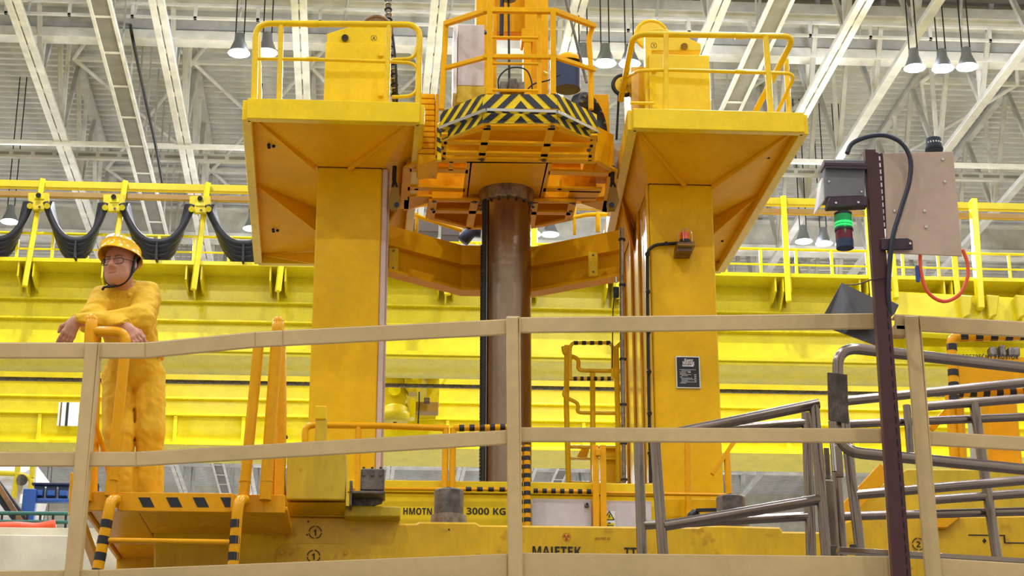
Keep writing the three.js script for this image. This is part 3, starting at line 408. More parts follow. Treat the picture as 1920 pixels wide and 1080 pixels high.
  part('side_hose', sweep(smooth([P(912, 60, 16.6), P(900, 64, 16.6), P(899, 90, 16.6), P(902, 105, 16.6)], 24), 0.025, 8), M.steelDull, t);
  // motor with dome cover and dark flange ring
  part('motor', cyl(P(1064, 168, 16.9), P(1064, 120, 16.9), 0.13, 0.13, 24), M.navy, t); { const g = new THREE.SphereGeometry(0.15, 20, 8, 0, 2 * Math.PI, 0, Math.PI / 2); g.scale(1, 0.75, 1); const p = P(1066, 120, 16.9); g.translate(p.x, p.y, p.z); part('motor_dome', g, M.head, t); }
  { const c = P(1104, 224, 16.9), ax = V(0.8, 0.1, 0.6).normalize(), lat = new THREE.LatheGeometry([[0.13, -0.05], [0.27, -0.05], [0.28, -0.04], [0.28, 0.04], [0.27, 0.05], [0.13, 0.05], [0.13, -0.05]].map(a => new THREE.Vector2(...a)), 36); const qn = new THREE.Quaternion().setFromUnitVectors(UP, ax); lat.applyQuaternion(qn); lat.translate(c.x, c.y, c.z); part('flange_ring', lat, M.black, t);
    for (let k = 0; k < 12; k++) { const a = k / 12 * 2 * Math.PI, p = V(0.23 * Math.cos(a), 0.05, 0.23 * Math.sin(a)).applyQuaternion(qn).add(c); bolt(p, 0.016, M.chrome, t, ax); } part('drive_housing', cyl(c.clone().addScaledVector(ax, -0.3), c.clone().addScaledVector(ax, -0.03), 0.24, 0.24, 28), M.head, t); }
  part('side_housing', bpx(1112, 172, 1143, 305, 17.3, 0.5), M.head, t); part('light_strip', bpx(1148, 265, 1162, 322, 17.2, 0.12), M.cabinet, t); part('side_housing', bpx(1095, 172, 1116, 300, 17.2, 0.4), M.head, t);
}
{ // cage railing
  const t = thing('head_cage', 'orange square-tube cage with ladder on top of the mast head', 'railing'), D = 15.62, b = D + 0.42, w = 0.052;
  const up = (px, y0, y1, d = D, ww = w) => part('post', BP([px, y0, d], [px, y1, d], ww, ww, V(0, 0, 1)), M.head, t);
  up(918, -60, 178); up(1037, 20, 178); up(1011, -60, 178, D + 0.02, 0.04); up(928, 22, 178, D + 0.2, 0.03);
  const rl = (y0, y1, yl, yr, h) => { part('rail', BP([906, y0, D], [1045, y1, D], h, h), M.head, t); part('rail', BP([915, y0, D], [834, yl, b], h, h), M.head, t); part('rail', BP([1040, y1, D], [1115, yr, b], h, h), M.head, t); };
  rl(19, 21, 45, 49, 0.05); rl(106, 107, 128, 131, 0.04);
  part('post', BP([836, 46, b], [828, 206, b], w, w, V(0, 0, 1)), M.head, t); part('post', tube([P(1112, 49, b), P(1104, 72, b), P(1108, 132, b), P(1108, 205, b)], 0.026, 0.05), M.head, t);
  for (const y of [70, 119, 169]) part('rung', TP([[922, y, D], [1009, y + 1, D]], 0.013), M.head, t); part('grip_knob', TP([[1018, 137, D + 0.3], [1026, 140, D + 0.3]], 0.02), M.railY, t);
}
{ const t = thing('control_cabinet', 'pale grey control cabinet inside the left side of the mast head cage', 'cabinet'); part('body', bpx(858, 48, 908, 163, 16.1, 0.5, 0.01), M.cabinet, t); part('door', bpx(850, 50, 857, 178, 16.05, 0.45, 0.006), M.white, t); part('plinth', bpx(856, 163, 910, 195, 16.1, 0.5), M.olive, t); }
{ const t = thing('weight_stack', 'stack of orange counterweight plates right of the left platform', 'weights'); for (let k = 0; k < 12; k++) part('weight_plate', bpx(782 + (k % 3 === 1 ? 1 : 0), 179 + k * 10.3, 816, 188.6 + k * 10.3, 16.6, 0.5, 0.012), M.head, t); part('side_guide', bpx(816, 179, 822, 302, 16.55, 0.5), M.head, t); part('shoe', face([[784, 290], [822, 290], [822, 297], [804, 304], [784, 308]], 16.55, 0.4), M.head, t); }
single('stay_rod', cyl(P(1056, -20, 16.4), P(1100, 155, 16.4), 0.014), M.steelDull, 'thin steel stay rod slanting down behind the right of the cage', 'rod');
// mast
{
  const t = thing('telescopic_mast', 'big brown steel mast hanging from the head between the towers', 'mast'), D = 17.6, c0 = P(950, 372, D), yT = c0.y, yBm = yAt(960, D), r = 0.246;
  part('tube', cyl(V(c0.x, yBm, -D), V(c0.x, yT + 0.2, -D), r, r, 48), M.mast, t);
  const l = new THREE.LatheGeometry([[0.2, -0.1], [0.262, -0.1], [0.275, -0.08], [0.275, -0.02], [0.285, -0.01], [0.285, 0.07], [0.27, 0.08], [0.2, 0.08]].map(a => new THREE.Vector2(...a)), 48); l.translate(c0.x, yAt(352, D - 0.25), -D); part('flange', l, M.mastFlange, t);
  for (let k = 0; k < 16; k++) { const a = k / 16 * 2 * Math.PI; bolt(V(c0.x + Math.cos(a) * 0.27, yAt(352, D - 0.25) - 0.1, -D + Math.sin(a) * 0.27), 0.018, M.steelDull, t, V(0, -1, 0)); }
  part('hub', cyl(V(c0.x, yAt(352, D - 0.25) + 0.08, -D), V(c0.x, yAt(352, D - 0.25) + 0.3, -D), 0.3, 0.3, 48), M.head, t);
  const rx = P(905, 600, D - 0.1).x; part('rack_rail', rbox(rx - 0.012, rx + 0.03, yBm, yAt(385, D), -D + 0.06, -D + 0.16), M.black, t); part('rack_edge', rbox(rx + 0.03, rx + 0.04, yBm, yAt(385, D), -D + 0.13, -D + 0.16), M.steel, t);
  const g = []; for (let y = yBm; y < yAt(470, D); y += 0.036) g.push(rbox(rx - 0.026, rx - 0.006, y, y + 0.018, -D + 0.08, -D + 0.15, 0.003)); const st = part('rack_teeth', g, M.rubber, t); st.userData.kind = 'stuff';
}
// V-shaped cross beam behind the mast
{
  const t = thing('cross_beam', 'orange V-shaped box beam linking the two towers behind the mast', 'beam'), A = P(722, 420, 17.4), yT = A.y, yB = yAt(507, 17.4), z1 = -17.95;
  const q = (x, z, y) => V(x, y, z), xl = P(722, 460, 17.4).x, xm = P(866, 470, 17.95).x, xn = P(1000, 470, 17.95).x, xr = P(1168, 460, 17.4).x, mid = yB + (yT - yB) * 0.55;
  for (const [x0, z0, x1, z2] of [[xl, -17.4, xm, z1], [xm, z1, xn, z1], [xn, z1, xr, -17.4]]) {
    part('web', prism([q(x0, z0 - 0.12, yB), q(x1, z2 - 0.12, yB), q(x1, z2 - 0.12, mid), q(x0, z0 - 0.12, mid)], V(0, 0, -0.03)), M.head, t); part('top_box', prism([q(x0, z0, mid), q(x1, z2, mid), q(x1, z2, yT), q(x0, z0, yT)], V(0, 0, -0.2)), M.head, t);
    part('bottom_flange', prism([q(x0, z0 + 0.02, yB), q(x1, z2 + 0.02, yB), q(x1, z2 - 0.17, yB), q(x0, z0 - 0.17, yB)], V(0, -0.03, 0)), M.head, t); }
  for (const [px, s] of [[738, 1], [1112, -1]]) { const x = P(px, 470, 17.5).x; part('end_plate', rbox(x - 0.05, x + 0.05, yB, mid, -17.5, -17.54), M.fascia, t); for (const y of [0.15, 0.85]) bolt(V(x, yB + (mid - yB) * y, -17.5), 0.012, M.steelDull, t); }
  const rails = thing('walkway_rail', 'thin yellow handrail behind the cross beam, either side of the mast', 'railing'); part('rail', TP([[726, 393, 19.2], [760, 398, 19.2], [866, 432, 19.2]], 0.025, 0.1), M.railY, rails); part('rail', TP([[1060, 412, 19.2], [1100, 402, 19.2], [1170, 402, 19.2]], 0.025, 0.1), M.railY, rails); part('post', TP([[782, 400, 19.2], [780, 440, 19.2]], 0.02), M.railY, rails); part('post', TP([[1077, 380, 19.2], [1077, 440, 19.2]], 0.02), M.railY, rails); part('post', TP([[1121, 398, 19.2], [1121, 435, 19.2]], 0.03), M.railY, rails); part('rail', TP([[1150, 338, 19.2], [1170, 338, 19.2]], 0.03), M.railY, rails);
  const jb = thing('junction_boxes', 'grey junction boxes and pipe behind the cross beam left of the mast', 'box'); part('box', bpx(784, 412, 822, 438, 19.6, 0.2), M.greyBox, jb); part('box', bpx(827, 418, 862, 444, 19.6, 0.2), M.greyBox, jb); part('conduit', TP([[868, 452, 19.4], [885, 432, 19.4], [902, 434, 19.4]], 0.07, 0.2), M.navy, jb); part('duct', face([[752, 402], [780, 410], [780, 432], [766, 428]], 19.7, 0.2), M.navy, jb); part('lower_box', bpx(726, 400, 752, 432, 19.8, 0.2), M.greyBox, jb);
}
// rope blocks on both inner sides
for (const [px, s, l] of [[741, 1, 'rope block hanging at the inner side of the left tower'], [1150, -1, 'rope block hanging at the inner side of the right tower']]) { const t = thing('rope_block', l, 'pulley block', 'rope blocks'), D = 16.95; part('cheek', face([[px - 7, 350], [px + 6, 350], [px + 11, 375], [px + 4, 392], [px - 8, 392], [px - 12, 382]], D, 0.08, 0.01), M.brown, t); part('pin', cyl(P(px + s * 3, 384, D), P(px + s * 3, 384, D - 0.03), 0.025), M.navy, t); part('fork', [TP([[px - 2, 336, D + 0.04], [px - 5, 352, D + 0.04]], 0.014), TP([[px - 2, 336, D + 0.04], [px + 4, 352, D + 0.04]], 0.014), TP([[px - 1, 312, D + 0.04], [px - 2, 338, D + 0.04]], 0.022)], M.rubber, t); }
// fittings of the right tower
{ const t = thing('beacon_lamp', 'amber beacon in a wire guard on the right tower', 'beacon'), D = 16.86, c = P(1285, 462, D), y = c.y; part('bracket', face([[1270, 452], [1303, 452], [1298, 472], [1268, 472]], D - 0.06, 0.2, 0.01), M.sheave, t); part('shelf', bpx(1270, 449, 1304, 453, D - 0.1, 0.24), M.brown, t);
  const y0 = yAt(449, D), z = -D - 0.0; part('base', cyl(V(c.x, y0, z), V(c.x, y0 + 0.03, z), 0.06, 0.055, 20), M.black, t); part('dome', cyl(V(c.x, y0 + 0.03, z), V(c.x, y0 + 0.105, z), 0.05, 0.044, 20), M.amber, t); part('dome_cap', cyl(V(c.x, y0 + 0.105, z), V(c.x, y0 + 0.12, z), 0.044, 0.02, 20), M.orangeCable, t);
  for (let k = 0; k < 4; k++) { const a = k * Math.PI / 2 + 0.4, dx = Math.cos(a) * 0.068, dz = Math.sin(a) * 0.068; part('guard_wire', sweep(smooth([V(c.x + dx, y0, z + dz), V(c.x + dx, y0 + 0.1, z + dz), V(c.x + dx * 0.6, y0 + 0.14, z + dz * 0.6), V(c.x, y0 + 0.15, z)], 10), 0.003, 6), M.chrome, t); }
  const k = thing('beacon_cable', 'black cable running from the amber beacon down the right tower', 'cable'); part('cable', TP([[1270, 456, 16.97], [1228, 459, 16.97], [1214, 470, 16.97], [1214, 560, 16.97], [1217, 760, 16.97], [1220, 905, 16.97]], 0.016, 0.1), M.rubber, k); for (const y of [477, 547, 622, 697, 775, 850]) part('clip', cyl(P(1214 + (y - 477) / 80, y, 16.95), P(1214 + (y - 477) / 80, y, 16.92), 0.026, 0.02, 8), M.rubber, k); part('clip', cyl(P(1249, 457, 16.95), P(1249, 457, 16.92), 0.022), M.rubber, k);
  const c2 = thing('conduit_pipe', 'dark vertical conduit pipe at the inner edge of the right tower', 'pipe'); part('pipe', TP([[1166, 428, 17.0], [1166, 600, 17.0], [1170, 905, 17.0]], 0.022), M.mastFlange, c2); for (const y of [448, 533, 672, 757, 830, 898]) part('clamp', cyl(P(1166 + (y - 428) / 120, y, 17), P(1166 + (y - 428) / 120, y + 3, 17), 0.034, 0.034), M.rubber, c2);
  const h = thing('pendant_hook', 'small black hook block hanging on a cord right of the mast', 'hook'); part('ring', TP([[1155, 519, 17.1], [1156, 530, 17.1]], 0.012), M.chrome, h); part('block', bpx(1150, 533, 1161, 552, 17.1, 0.06), M.black, h); part('cord', sweep(smooth([P(1152, 552, 17.1), P(1150, 570, 17.1), P(1149, 600, 17.1), P(1148, 690, 17.1)], 20), 0.006, 6), M.rubber, h);
  // name plate
  const np = thing('name_plate', 'black maker plate with silver lettering on the right tower', 'plate'), Dn = 16.985, w0 = P(1267, 692, Dn), w1 = P(1313, 692, Dn), cy = yAt(692, Dn), cx = (w0.x + w1.x) / 2, W = w1.x - w0.x, H = yAt(662, Dn) - yAt(723, Dn);
  part('frame', rbox(cx - W / 2, cx + W / 2, cy - H / 2, cy + H / 2, -Dn, -17.0, 0.004), M.chrome, np); part('panel', rbox(cx - W * 0.45, cx + W * 0.45, cy - H * 0.46, cy + H * 0.46, -Dn + 0.004, -Dn - 0.004, 0.002), M.black, np);
  ink('lettering', (x, a, b) => { x.font = 'bold 92px sans-serif'; x.fillText('Ganz', a * 0.32, b * 0.14); x.fillText('Mávag', a * 0.24, b * 0.23); x.fillRect(a * 0.24, b * 0.245, a * 0.52, b * 0.065); x.fillStyle = '#000'; x.font = 'bold 44px sans-serif'; x.fillText('BUDAPEST', a * 0.27, b * 0.294); x.fillStyle = '#bbb'; let y = 0.41; for (const r of [[0.1, 0.75], [0.2, 0.4], [0.1, 0.25], [0.12, 0.3], [0.1, 0.5], [0.18, 0.3], [0.1, 0.08], [0.16, 0.5], [0.18, 0.55], [0.18, 0.3], [0.16, 0.6], [0.1, 0.3]]) { for (let u = r[0]; u < r[0] + r[1]; u += 0.06) x.fillRect(a * u, b * y, a * 0.045, b * 0.018); y += 0.042; } x.fillRect(a * 0.48, b * 0.49, a * 0.14, b * 0.03); for (let k = 0; k < 5; k++) x.fillRect(a * 0.78, b * (0.58 + k * 0.06), a * 0.1, b * 0.025); }, 512, 660, V(cx, cy, -Dn + 0.0065), W * 0.86, H * 0.9, 0xe8e4e0, np);
}

// ================================================================ TROLLEY DECK between the tower feet
{
  const t = thing('mast_trolley', 'yellow trolley frame under the mast with weight lettering', 'machine frame'), D = 16.3;
  part('top_beam', bpx(640, 903, 1232, 926, D, 1.2), M.fascia, t); part('front_panel', bpx(640, 927, 1232, 1030, D + 0.02, 0.1), M.fascia, t); part('side_beam', bpx(1222, 930, 1360, 1030, 16.6, 0.3), M.yellow, t);
  const z = -D - 0.016, a = P(783, 958, D), b = P(912, 958, D), k = mpp(958, D); const f = 'bold 84px sans-serif';
  ink('lettering', txt('HMOTN', f), 380, 110, V(a.x, a.y, z), 68 * k, 23 * k, 0x15130f, t); ink('lettering', txt('3000 KG', f), 460, 110, V(b.x, b.y, z), 108 * k, 23 * k, 0x15130f, t);
  const g = thing('trolley_rail', 'orange handrail with black striped ends round the trolley deck', 'railing'), Dg = 16.2, r = 0.03;
  part('top_rail', TP([[572, 850, Dg], [572, 797, Dg], [700, 798, Dg], [842, 803, Dg]], r, 0.08), M.rail, g); part('top_rail', TP([[850, 803, Dg], [952, 801, Dg]], r), M.rail, g); bands(P(856, 803, Dg), P(952, 801, Dg), r, 5).forEach(q => part('black_band', q, M.blackTape, g));
  part('bottom_rail', TP([[655, 916, Dg], [952, 918, Dg]], 0.018), M.rail, g); bands(P(868, 917, Dg), P(952, 918, Dg), 0.02, 4.5 | 0).forEach(q => part('black_band', q, M.blackTape, g)); part('bottom_rail', TP([[1000, 920, Dg], [1112, 922, Dg]], 0.02), M.rail, g); bands(P(996, 920, Dg), P(1112, 922, Dg), 0.021, 7).forEach(q => part('black_band', q, M.blackTape, g));
  for (const x of [836, 850]) part('post', TP([[x, 803, Dg], [x - 3, 930, Dg]], r * 0.95), M.rail, g); part('post', TP([[672, 800, Dg], [670, 930, Dg]], r * 0.9), M.rail, g);
  for (const [x, w] of [[988, 0.03], [977, 0.015]]) { part('striped_post', TP([[x, 835, Dg - 0.1], [x + 1, 1000, Dg - 0.1]], w), M.rail, g); bands(P(x, 835, Dg - 0.1), P(x + 1, 1000, Dg - 0.1), w, 10).forEach(q => part('black_band', q, M.blackTape, g)); }
  for (const x of [1116, 1130]) part('gate_post', BP([x, 835, Dg - 0.05], [x + 2, 1000, Dg - 0.05], 0.055, 0.04, V(0, 0, 1)), M.rail, g); part('hinge', bpx(1117, 838, 1126, 852, Dg - 0.1, 0.05), M.rail, g);
  part('rail', TP([[1132, 924, Dg], [1360, 928, Dg]], 0.014), M.rail, g);
  const c = thing('electric_cabinet', 'wide pale cabinet with a lock on the trolley front', 'cabinet'); part('body', bpx(998, 934, 1110, 1000, 16.22, 0.08, 0.008), M.cabinet, c); part('lock', bpx(1096, 942, 1104, 949, 16.2, 0.02), M.steelDull, c); part('lock_hole', cyl(P(1101, 944, 16.2), P(1101, 944, 16.19), 0.008), M.black, c);
  const e = thing('electric_cabinet', 'pale cabinet with a yellow lightning sign on the trolley front', 'cabinet'); part('body', bpx(1134, 936, 1222, 1000, 16.22, 0.08, 0.008), M.cabinet, e);
  const ws = thing('warning_sign', 'yellow triangle lightning warning sign on the pale cabinet', 'sign'); part('backing', bpx(1132, 956, 1153, 988, 16.215, 0.004, 0.001), M.white, ws); part('border', face([[1142.5, 957], [1153, 975], [1132, 975]], 16.212, 0.002, 0), M.black, ws); part('triangle', face([[1142.5, 960.5], [1150, 973.5], [1135, 973.5]], 16.209, 0.002, 0), M.crane, ws); part('lightning', face([[1143, 963], [1140.5, 968.5], [1142.6, 968.5], [1141.5, 973], [1145, 967.3], [1142.9, 967.3], [1144.6, 963]], 16.206, 0.002, 0), M.black, ws); part('text_strip', bpx(1133, 978, 1152, 988, 16.212, 0.002, 0.0005), M.crane, ws);
  ink('lettering', (x, a, b) => { x.fillRect(a * 0.35, b * 0.15, a * 0.3, b * 0.2); for (let u = 0.08; u < 0.9; u += 0.11) x.fillRect(a * u, b * 0.6, a * 0.08, b * 0.22); }, 128, 64, P(1142.5, 983, 16.2095), 0.085, 0.045, 0x15130f, ws);
}
{ // ladder platform behind, right of the mast
  const t = thing('ladder_cage', 'yellow ladder rail with a black and yellow hoop right of the mast', 'ladder'), D = 18.2, r = 0.022, q = (l, rr = r) => part('tube', TP(l, rr, 0.06), M.railY, t);
  q([[1063, 648, D], [1062, 760, D], [1066, 905, D]], 0.028); q([[1068, 650, D - 0.1], [1068, 705, D - 0.1]]); q([[1155, 650, D], [1158, 760, D], [1160, 905, D]], 0.028);
  q([[1056, 650, D], [1058, 664, D], [1085, 672, D], [1084, 692, D], [1092, 695, D], [1165, 696, D]]); q([[1060, 730, D], [1056, 742, D], [1085, 757, D], [1082, 772, D], [1092, 774, D], [1168, 775, D]], 0.02); q([[1111, 700, D], [1112, 905, D]], 0.028); q([[1155, 652, D], [1166, 642, D]]); q([[1156, 724, D], [1168, 724, D]], 0.016);
  part('hoop', TP([[1069, 709, D - 0.15], [1069, 650, D - 0.15], [1074, 643, D - 0.15], [1143, 643, D - 0.15], [1149, 650, D - 0.15], [1149, 709, D - 0.15]], 0.018, 0.03), M.railY, t); part('hoop', TP([[1067, 710, D - 0.15], [1150, 710, D - 0.15]], 0.02), M.railY, t);
  for (const [y, n] of [[643, 5], [710, 6]]) bands(P(1072, y, D - 0.15), P(1148, y, D - 0.15), 0.021, n).forEach(g => part('black_band', g, M.blackTape, t));
  part('frame', [bpx(1064, 832, 1164, 838, D + 0.1, 0.05), bpx(1062, 855, 1160, 859, D + 0.1, 0.05), bpx(1066, 900, 1164, 906, D + 0.1, 0.05)], M.railY, t); part('kick_plate', bpx(1131, 832, 1160, 905, D + 0.15, 0.03), M.yellow, t); part('brace', face([[1094, 835], [1108, 835], [1100, 858], [1080, 858]], D + 0.2, 0.03), M.yellow, t);
  const s = thing('side_handrail', 'orange handrail with a slanting brace at the foot of the right tower', 'railing'), E = 16.4; part('post', TP([[1289, 815, E], [1291, 990, E]], 0.03), M.rail, s); part('post', TP([[1363, 850, E], [1368, 960, E]], 0.03), M.rail, s); part('brace', BP([1382, 820, E], [1335, 890, E], 0.05, 0.04), M.rail, s); part('rail', TP([[1225, 926, E], [1365, 928, E]], 0.016), M.rail, s);
}

// ================================================================ BRIDGE BEAM in front
{
  const D = 11, t = thing('bridge_beam', 'long worn yellow bridge beam with stencilled numbers behind the cream railing', 'beam');
  part('beam', face([[288, 1190], [288, 978], [438, 976], [445, 970], [537, 968], [700, 970], [752, 974], [752, 981], [780, 981], [786, 978], [893, 979], [900, 984], [1310, 988], [1318, 984], [1463, 988], [1468, 996], [1535, 997], [1562, 990], [1562, 1190]], D, 1.5, 0.012), M.beam, t);
  part('ledge', bpx(645, 952, 751, 972, D - 0.12, 0.3, 0.01), M.olive, t); part('seam_strip', bpx(440, 969, 700, 973, D - 0.012, 0.02), M.beam, t);
  part('cover_plate', (() => { const a = P(520, 1020, D), b = P(658, 1070, D), w = b.x - a.x, h = a.y - b.y + 0.2, r = 0.07, s = new THREE.Shape(); s.moveTo(a.x, a.y - h); s.lineTo(a.x, a.y - r); s.quadraticCurveTo(a.x, a.y, a.x + r, a.y); s.lineTo(b.x - r, a.y); s.quadraticCurveTo(b.x, a.y, b.x, a.y - r); s.lineTo(b.x, a.y - h); const g = new THREE.ExtrudeGeometry(s, { depth: 0.012, bevelSize: 0.003, bevelThickness: 0.003, bevelSegments: 1 }); g.translate(0, 0, -D); return g; })(), M.beam, t);
  for (const x of [529, 648]) part('bolt', cyl(P(x, 1036, D - 0.015), P(x, 1036, D - 0.028), 0.014, 0.012, 8), M.beam, t);
  const mk = (s, px, py, w) => ink('number_mark', circled(s), 128, 128, P(px, py, D - 0.02), w, w, 0x15130f, t); mk('1', 591, 998, 0.085); mk('1', 588, 1043, 0.085);
  const K = mpp(1025, D); ink('lettering', txt('MAJETEK', 'bold 88px sans-serif'), 460, 104, P(1043, 1034, D - 0.006), 116 * K, 31 * K, 0x15130f, t); ink('lettering', txt('TT', 'bold 88px sans-serif'), 130, 104, P(1182, 1036, D - 0.006), 32 * K, 31 * K, 0x15130f, t); ink('lettering', txt('JEN PRO KP', '60px sans-serif'), 420, 80, P(1130, 1010, D - 0.006), 40 * K, 10 * K, 0x7a3a20, t);
  ink('trefoil', (x, w, h) => { for (let k = 0; k < 3; k++) { const a = k * 2 * Math.PI / 3 - Math.PI / 2 - Math.PI / 6 + Math.PI / 3; x.beginPath(); x.moveTo(w / 2, h / 2); x.arc(w / 2, h / 2, w * 0.36, a, a + Math.PI / 3); x.fill(); } x.lineWidth = 5; x.beginPath(); x.arc(w / 2, h / 2, w * 0.46, 0, 7); x.stroke(); x.fillStyle = '#000'; x.beginPath(); x.arc(w / 2, h / 2, w * 0.1, 0, 7); x.fill(); x.fillStyle = '#fff'; x.beginPath(); x.arc(w / 2, h / 2, w * 0.06, 0, 7); x.fill(); }, 128, 128, P(1062, 1007, D - 0.006), 17 * K, 17 * K, 0xb03018, t);
  for (const [x, y] of [[578, 978], [576, 1003], [842, 993]]) part('paint_chip', face([[x - 2, y], [x, y - 2.5], [x + 2, y], [x, y + 2.5]], D - 0.002, 0.002, 0), M.ink, t);
  const bx = thing('buffer_box', 'olive yellow box bracket on the bridge beam', 'bracket'); part('box', bpx(537, 855, 648, 942, D - 0.25, 0.5, 0.01), M.olive, bx); part('lower_box', prism([P(537, 942, D - 0.25), P(648, 942, D - 0.25), P(648, 968, D), P(537, 968, D)], V(0, 0.02, -0.3)), M.beam, bx); part('post', bpx(590, 790, 612, 858, D - 0.1, 0.06), M.olive, bx); part('post_cap', bpx(590, 766, 612, 792, D - 0.11, 0.07), M.fascia, bx);
  const sb = thing('steel_buffer', 'square grey steel buffer with three studs on a bracket', 'buffer'); part('body', bpx(676, 882, 721, 923, D - 0.2, 0.15, 0.01), M.steelDull, sb); for (const x of [682, 698, 714]) { part('stud', TP([[x, 883, D - 0.12], [x, 876, D - 0.12]], 0.008), M.black, sb); bolt(P(x, 890, D - 0.2), 0.011, M.steelDull, sb); } for (const x of [681, 698, 716]) bolt(P(x, 920, D - 0.2), 0.006, M.black, sb); part('angle_bracket', [bpx(656, 924, 722, 929, D - 0.25, 0.2, 0.004), bpx(655, 905, 660, 952, D - 0.25, 0.2, 0.004), face([[660, 929], [722, 929], [716, 944], [690, 952], [660, 952]], D - 0.1, 0.02)], M.steelDull, sb);
  const bol = (px, y0, y1, w, D, l) => { const b = thing('bollard', l, 'bollard', 'steel bollards on the bridge beam'), a = P(px, y1, D), k = mpp(y1, D), h = (y1 - y0) * k, lt = new THREE.LatheGeometry([[0, h], [w * k * 0.93, h], [w * k, h * 0.95], [w * k, h * 0.2]].map(q => new THREE.Vector2(...q)), 32); lt.translate(a.x, a.y, a.z - w * k); part('body', lt, M.steelDull, b); part('base_flange', cyl(V(a.x, a.y - 0.02, a.z - w * k), V(a.x, a.y + h * 0.25, a.z - w * k), w * k * 1.26, w * k * 1.2, 32), M.mastFlange, b); part('stud', cyl(V(a.x, a.y + h, a.z - w * k), V(a.x, a.y + h + 0.02, a.z - w * k), 0.016), M.steelDull, b); };
  bol(842, 912, 978, 28, D + 0.05, 'stained steel bollard in front of the weight lettering'); bol(1377, 924, 986, 28, D + 0.05, 'stained steel bollard at the foot of the right tower');
  const cl = thing('clamp_lever', 'black clamp lever lying on the beam right of the steel posts', 'lever'); part('knob', face([[1289, 972], [1292, 960], [1300, 953], [1310, 957], [1316, 966], [1312, 975], [1305, 984], [1290, 984]], D + 0.3, 0.08, 0.02), M.black, cl); part('arm', BP([1305, 957, D + 0.3], [1352, 956, D + 0.3], 0.03, 0.02), M.black, cl);
}
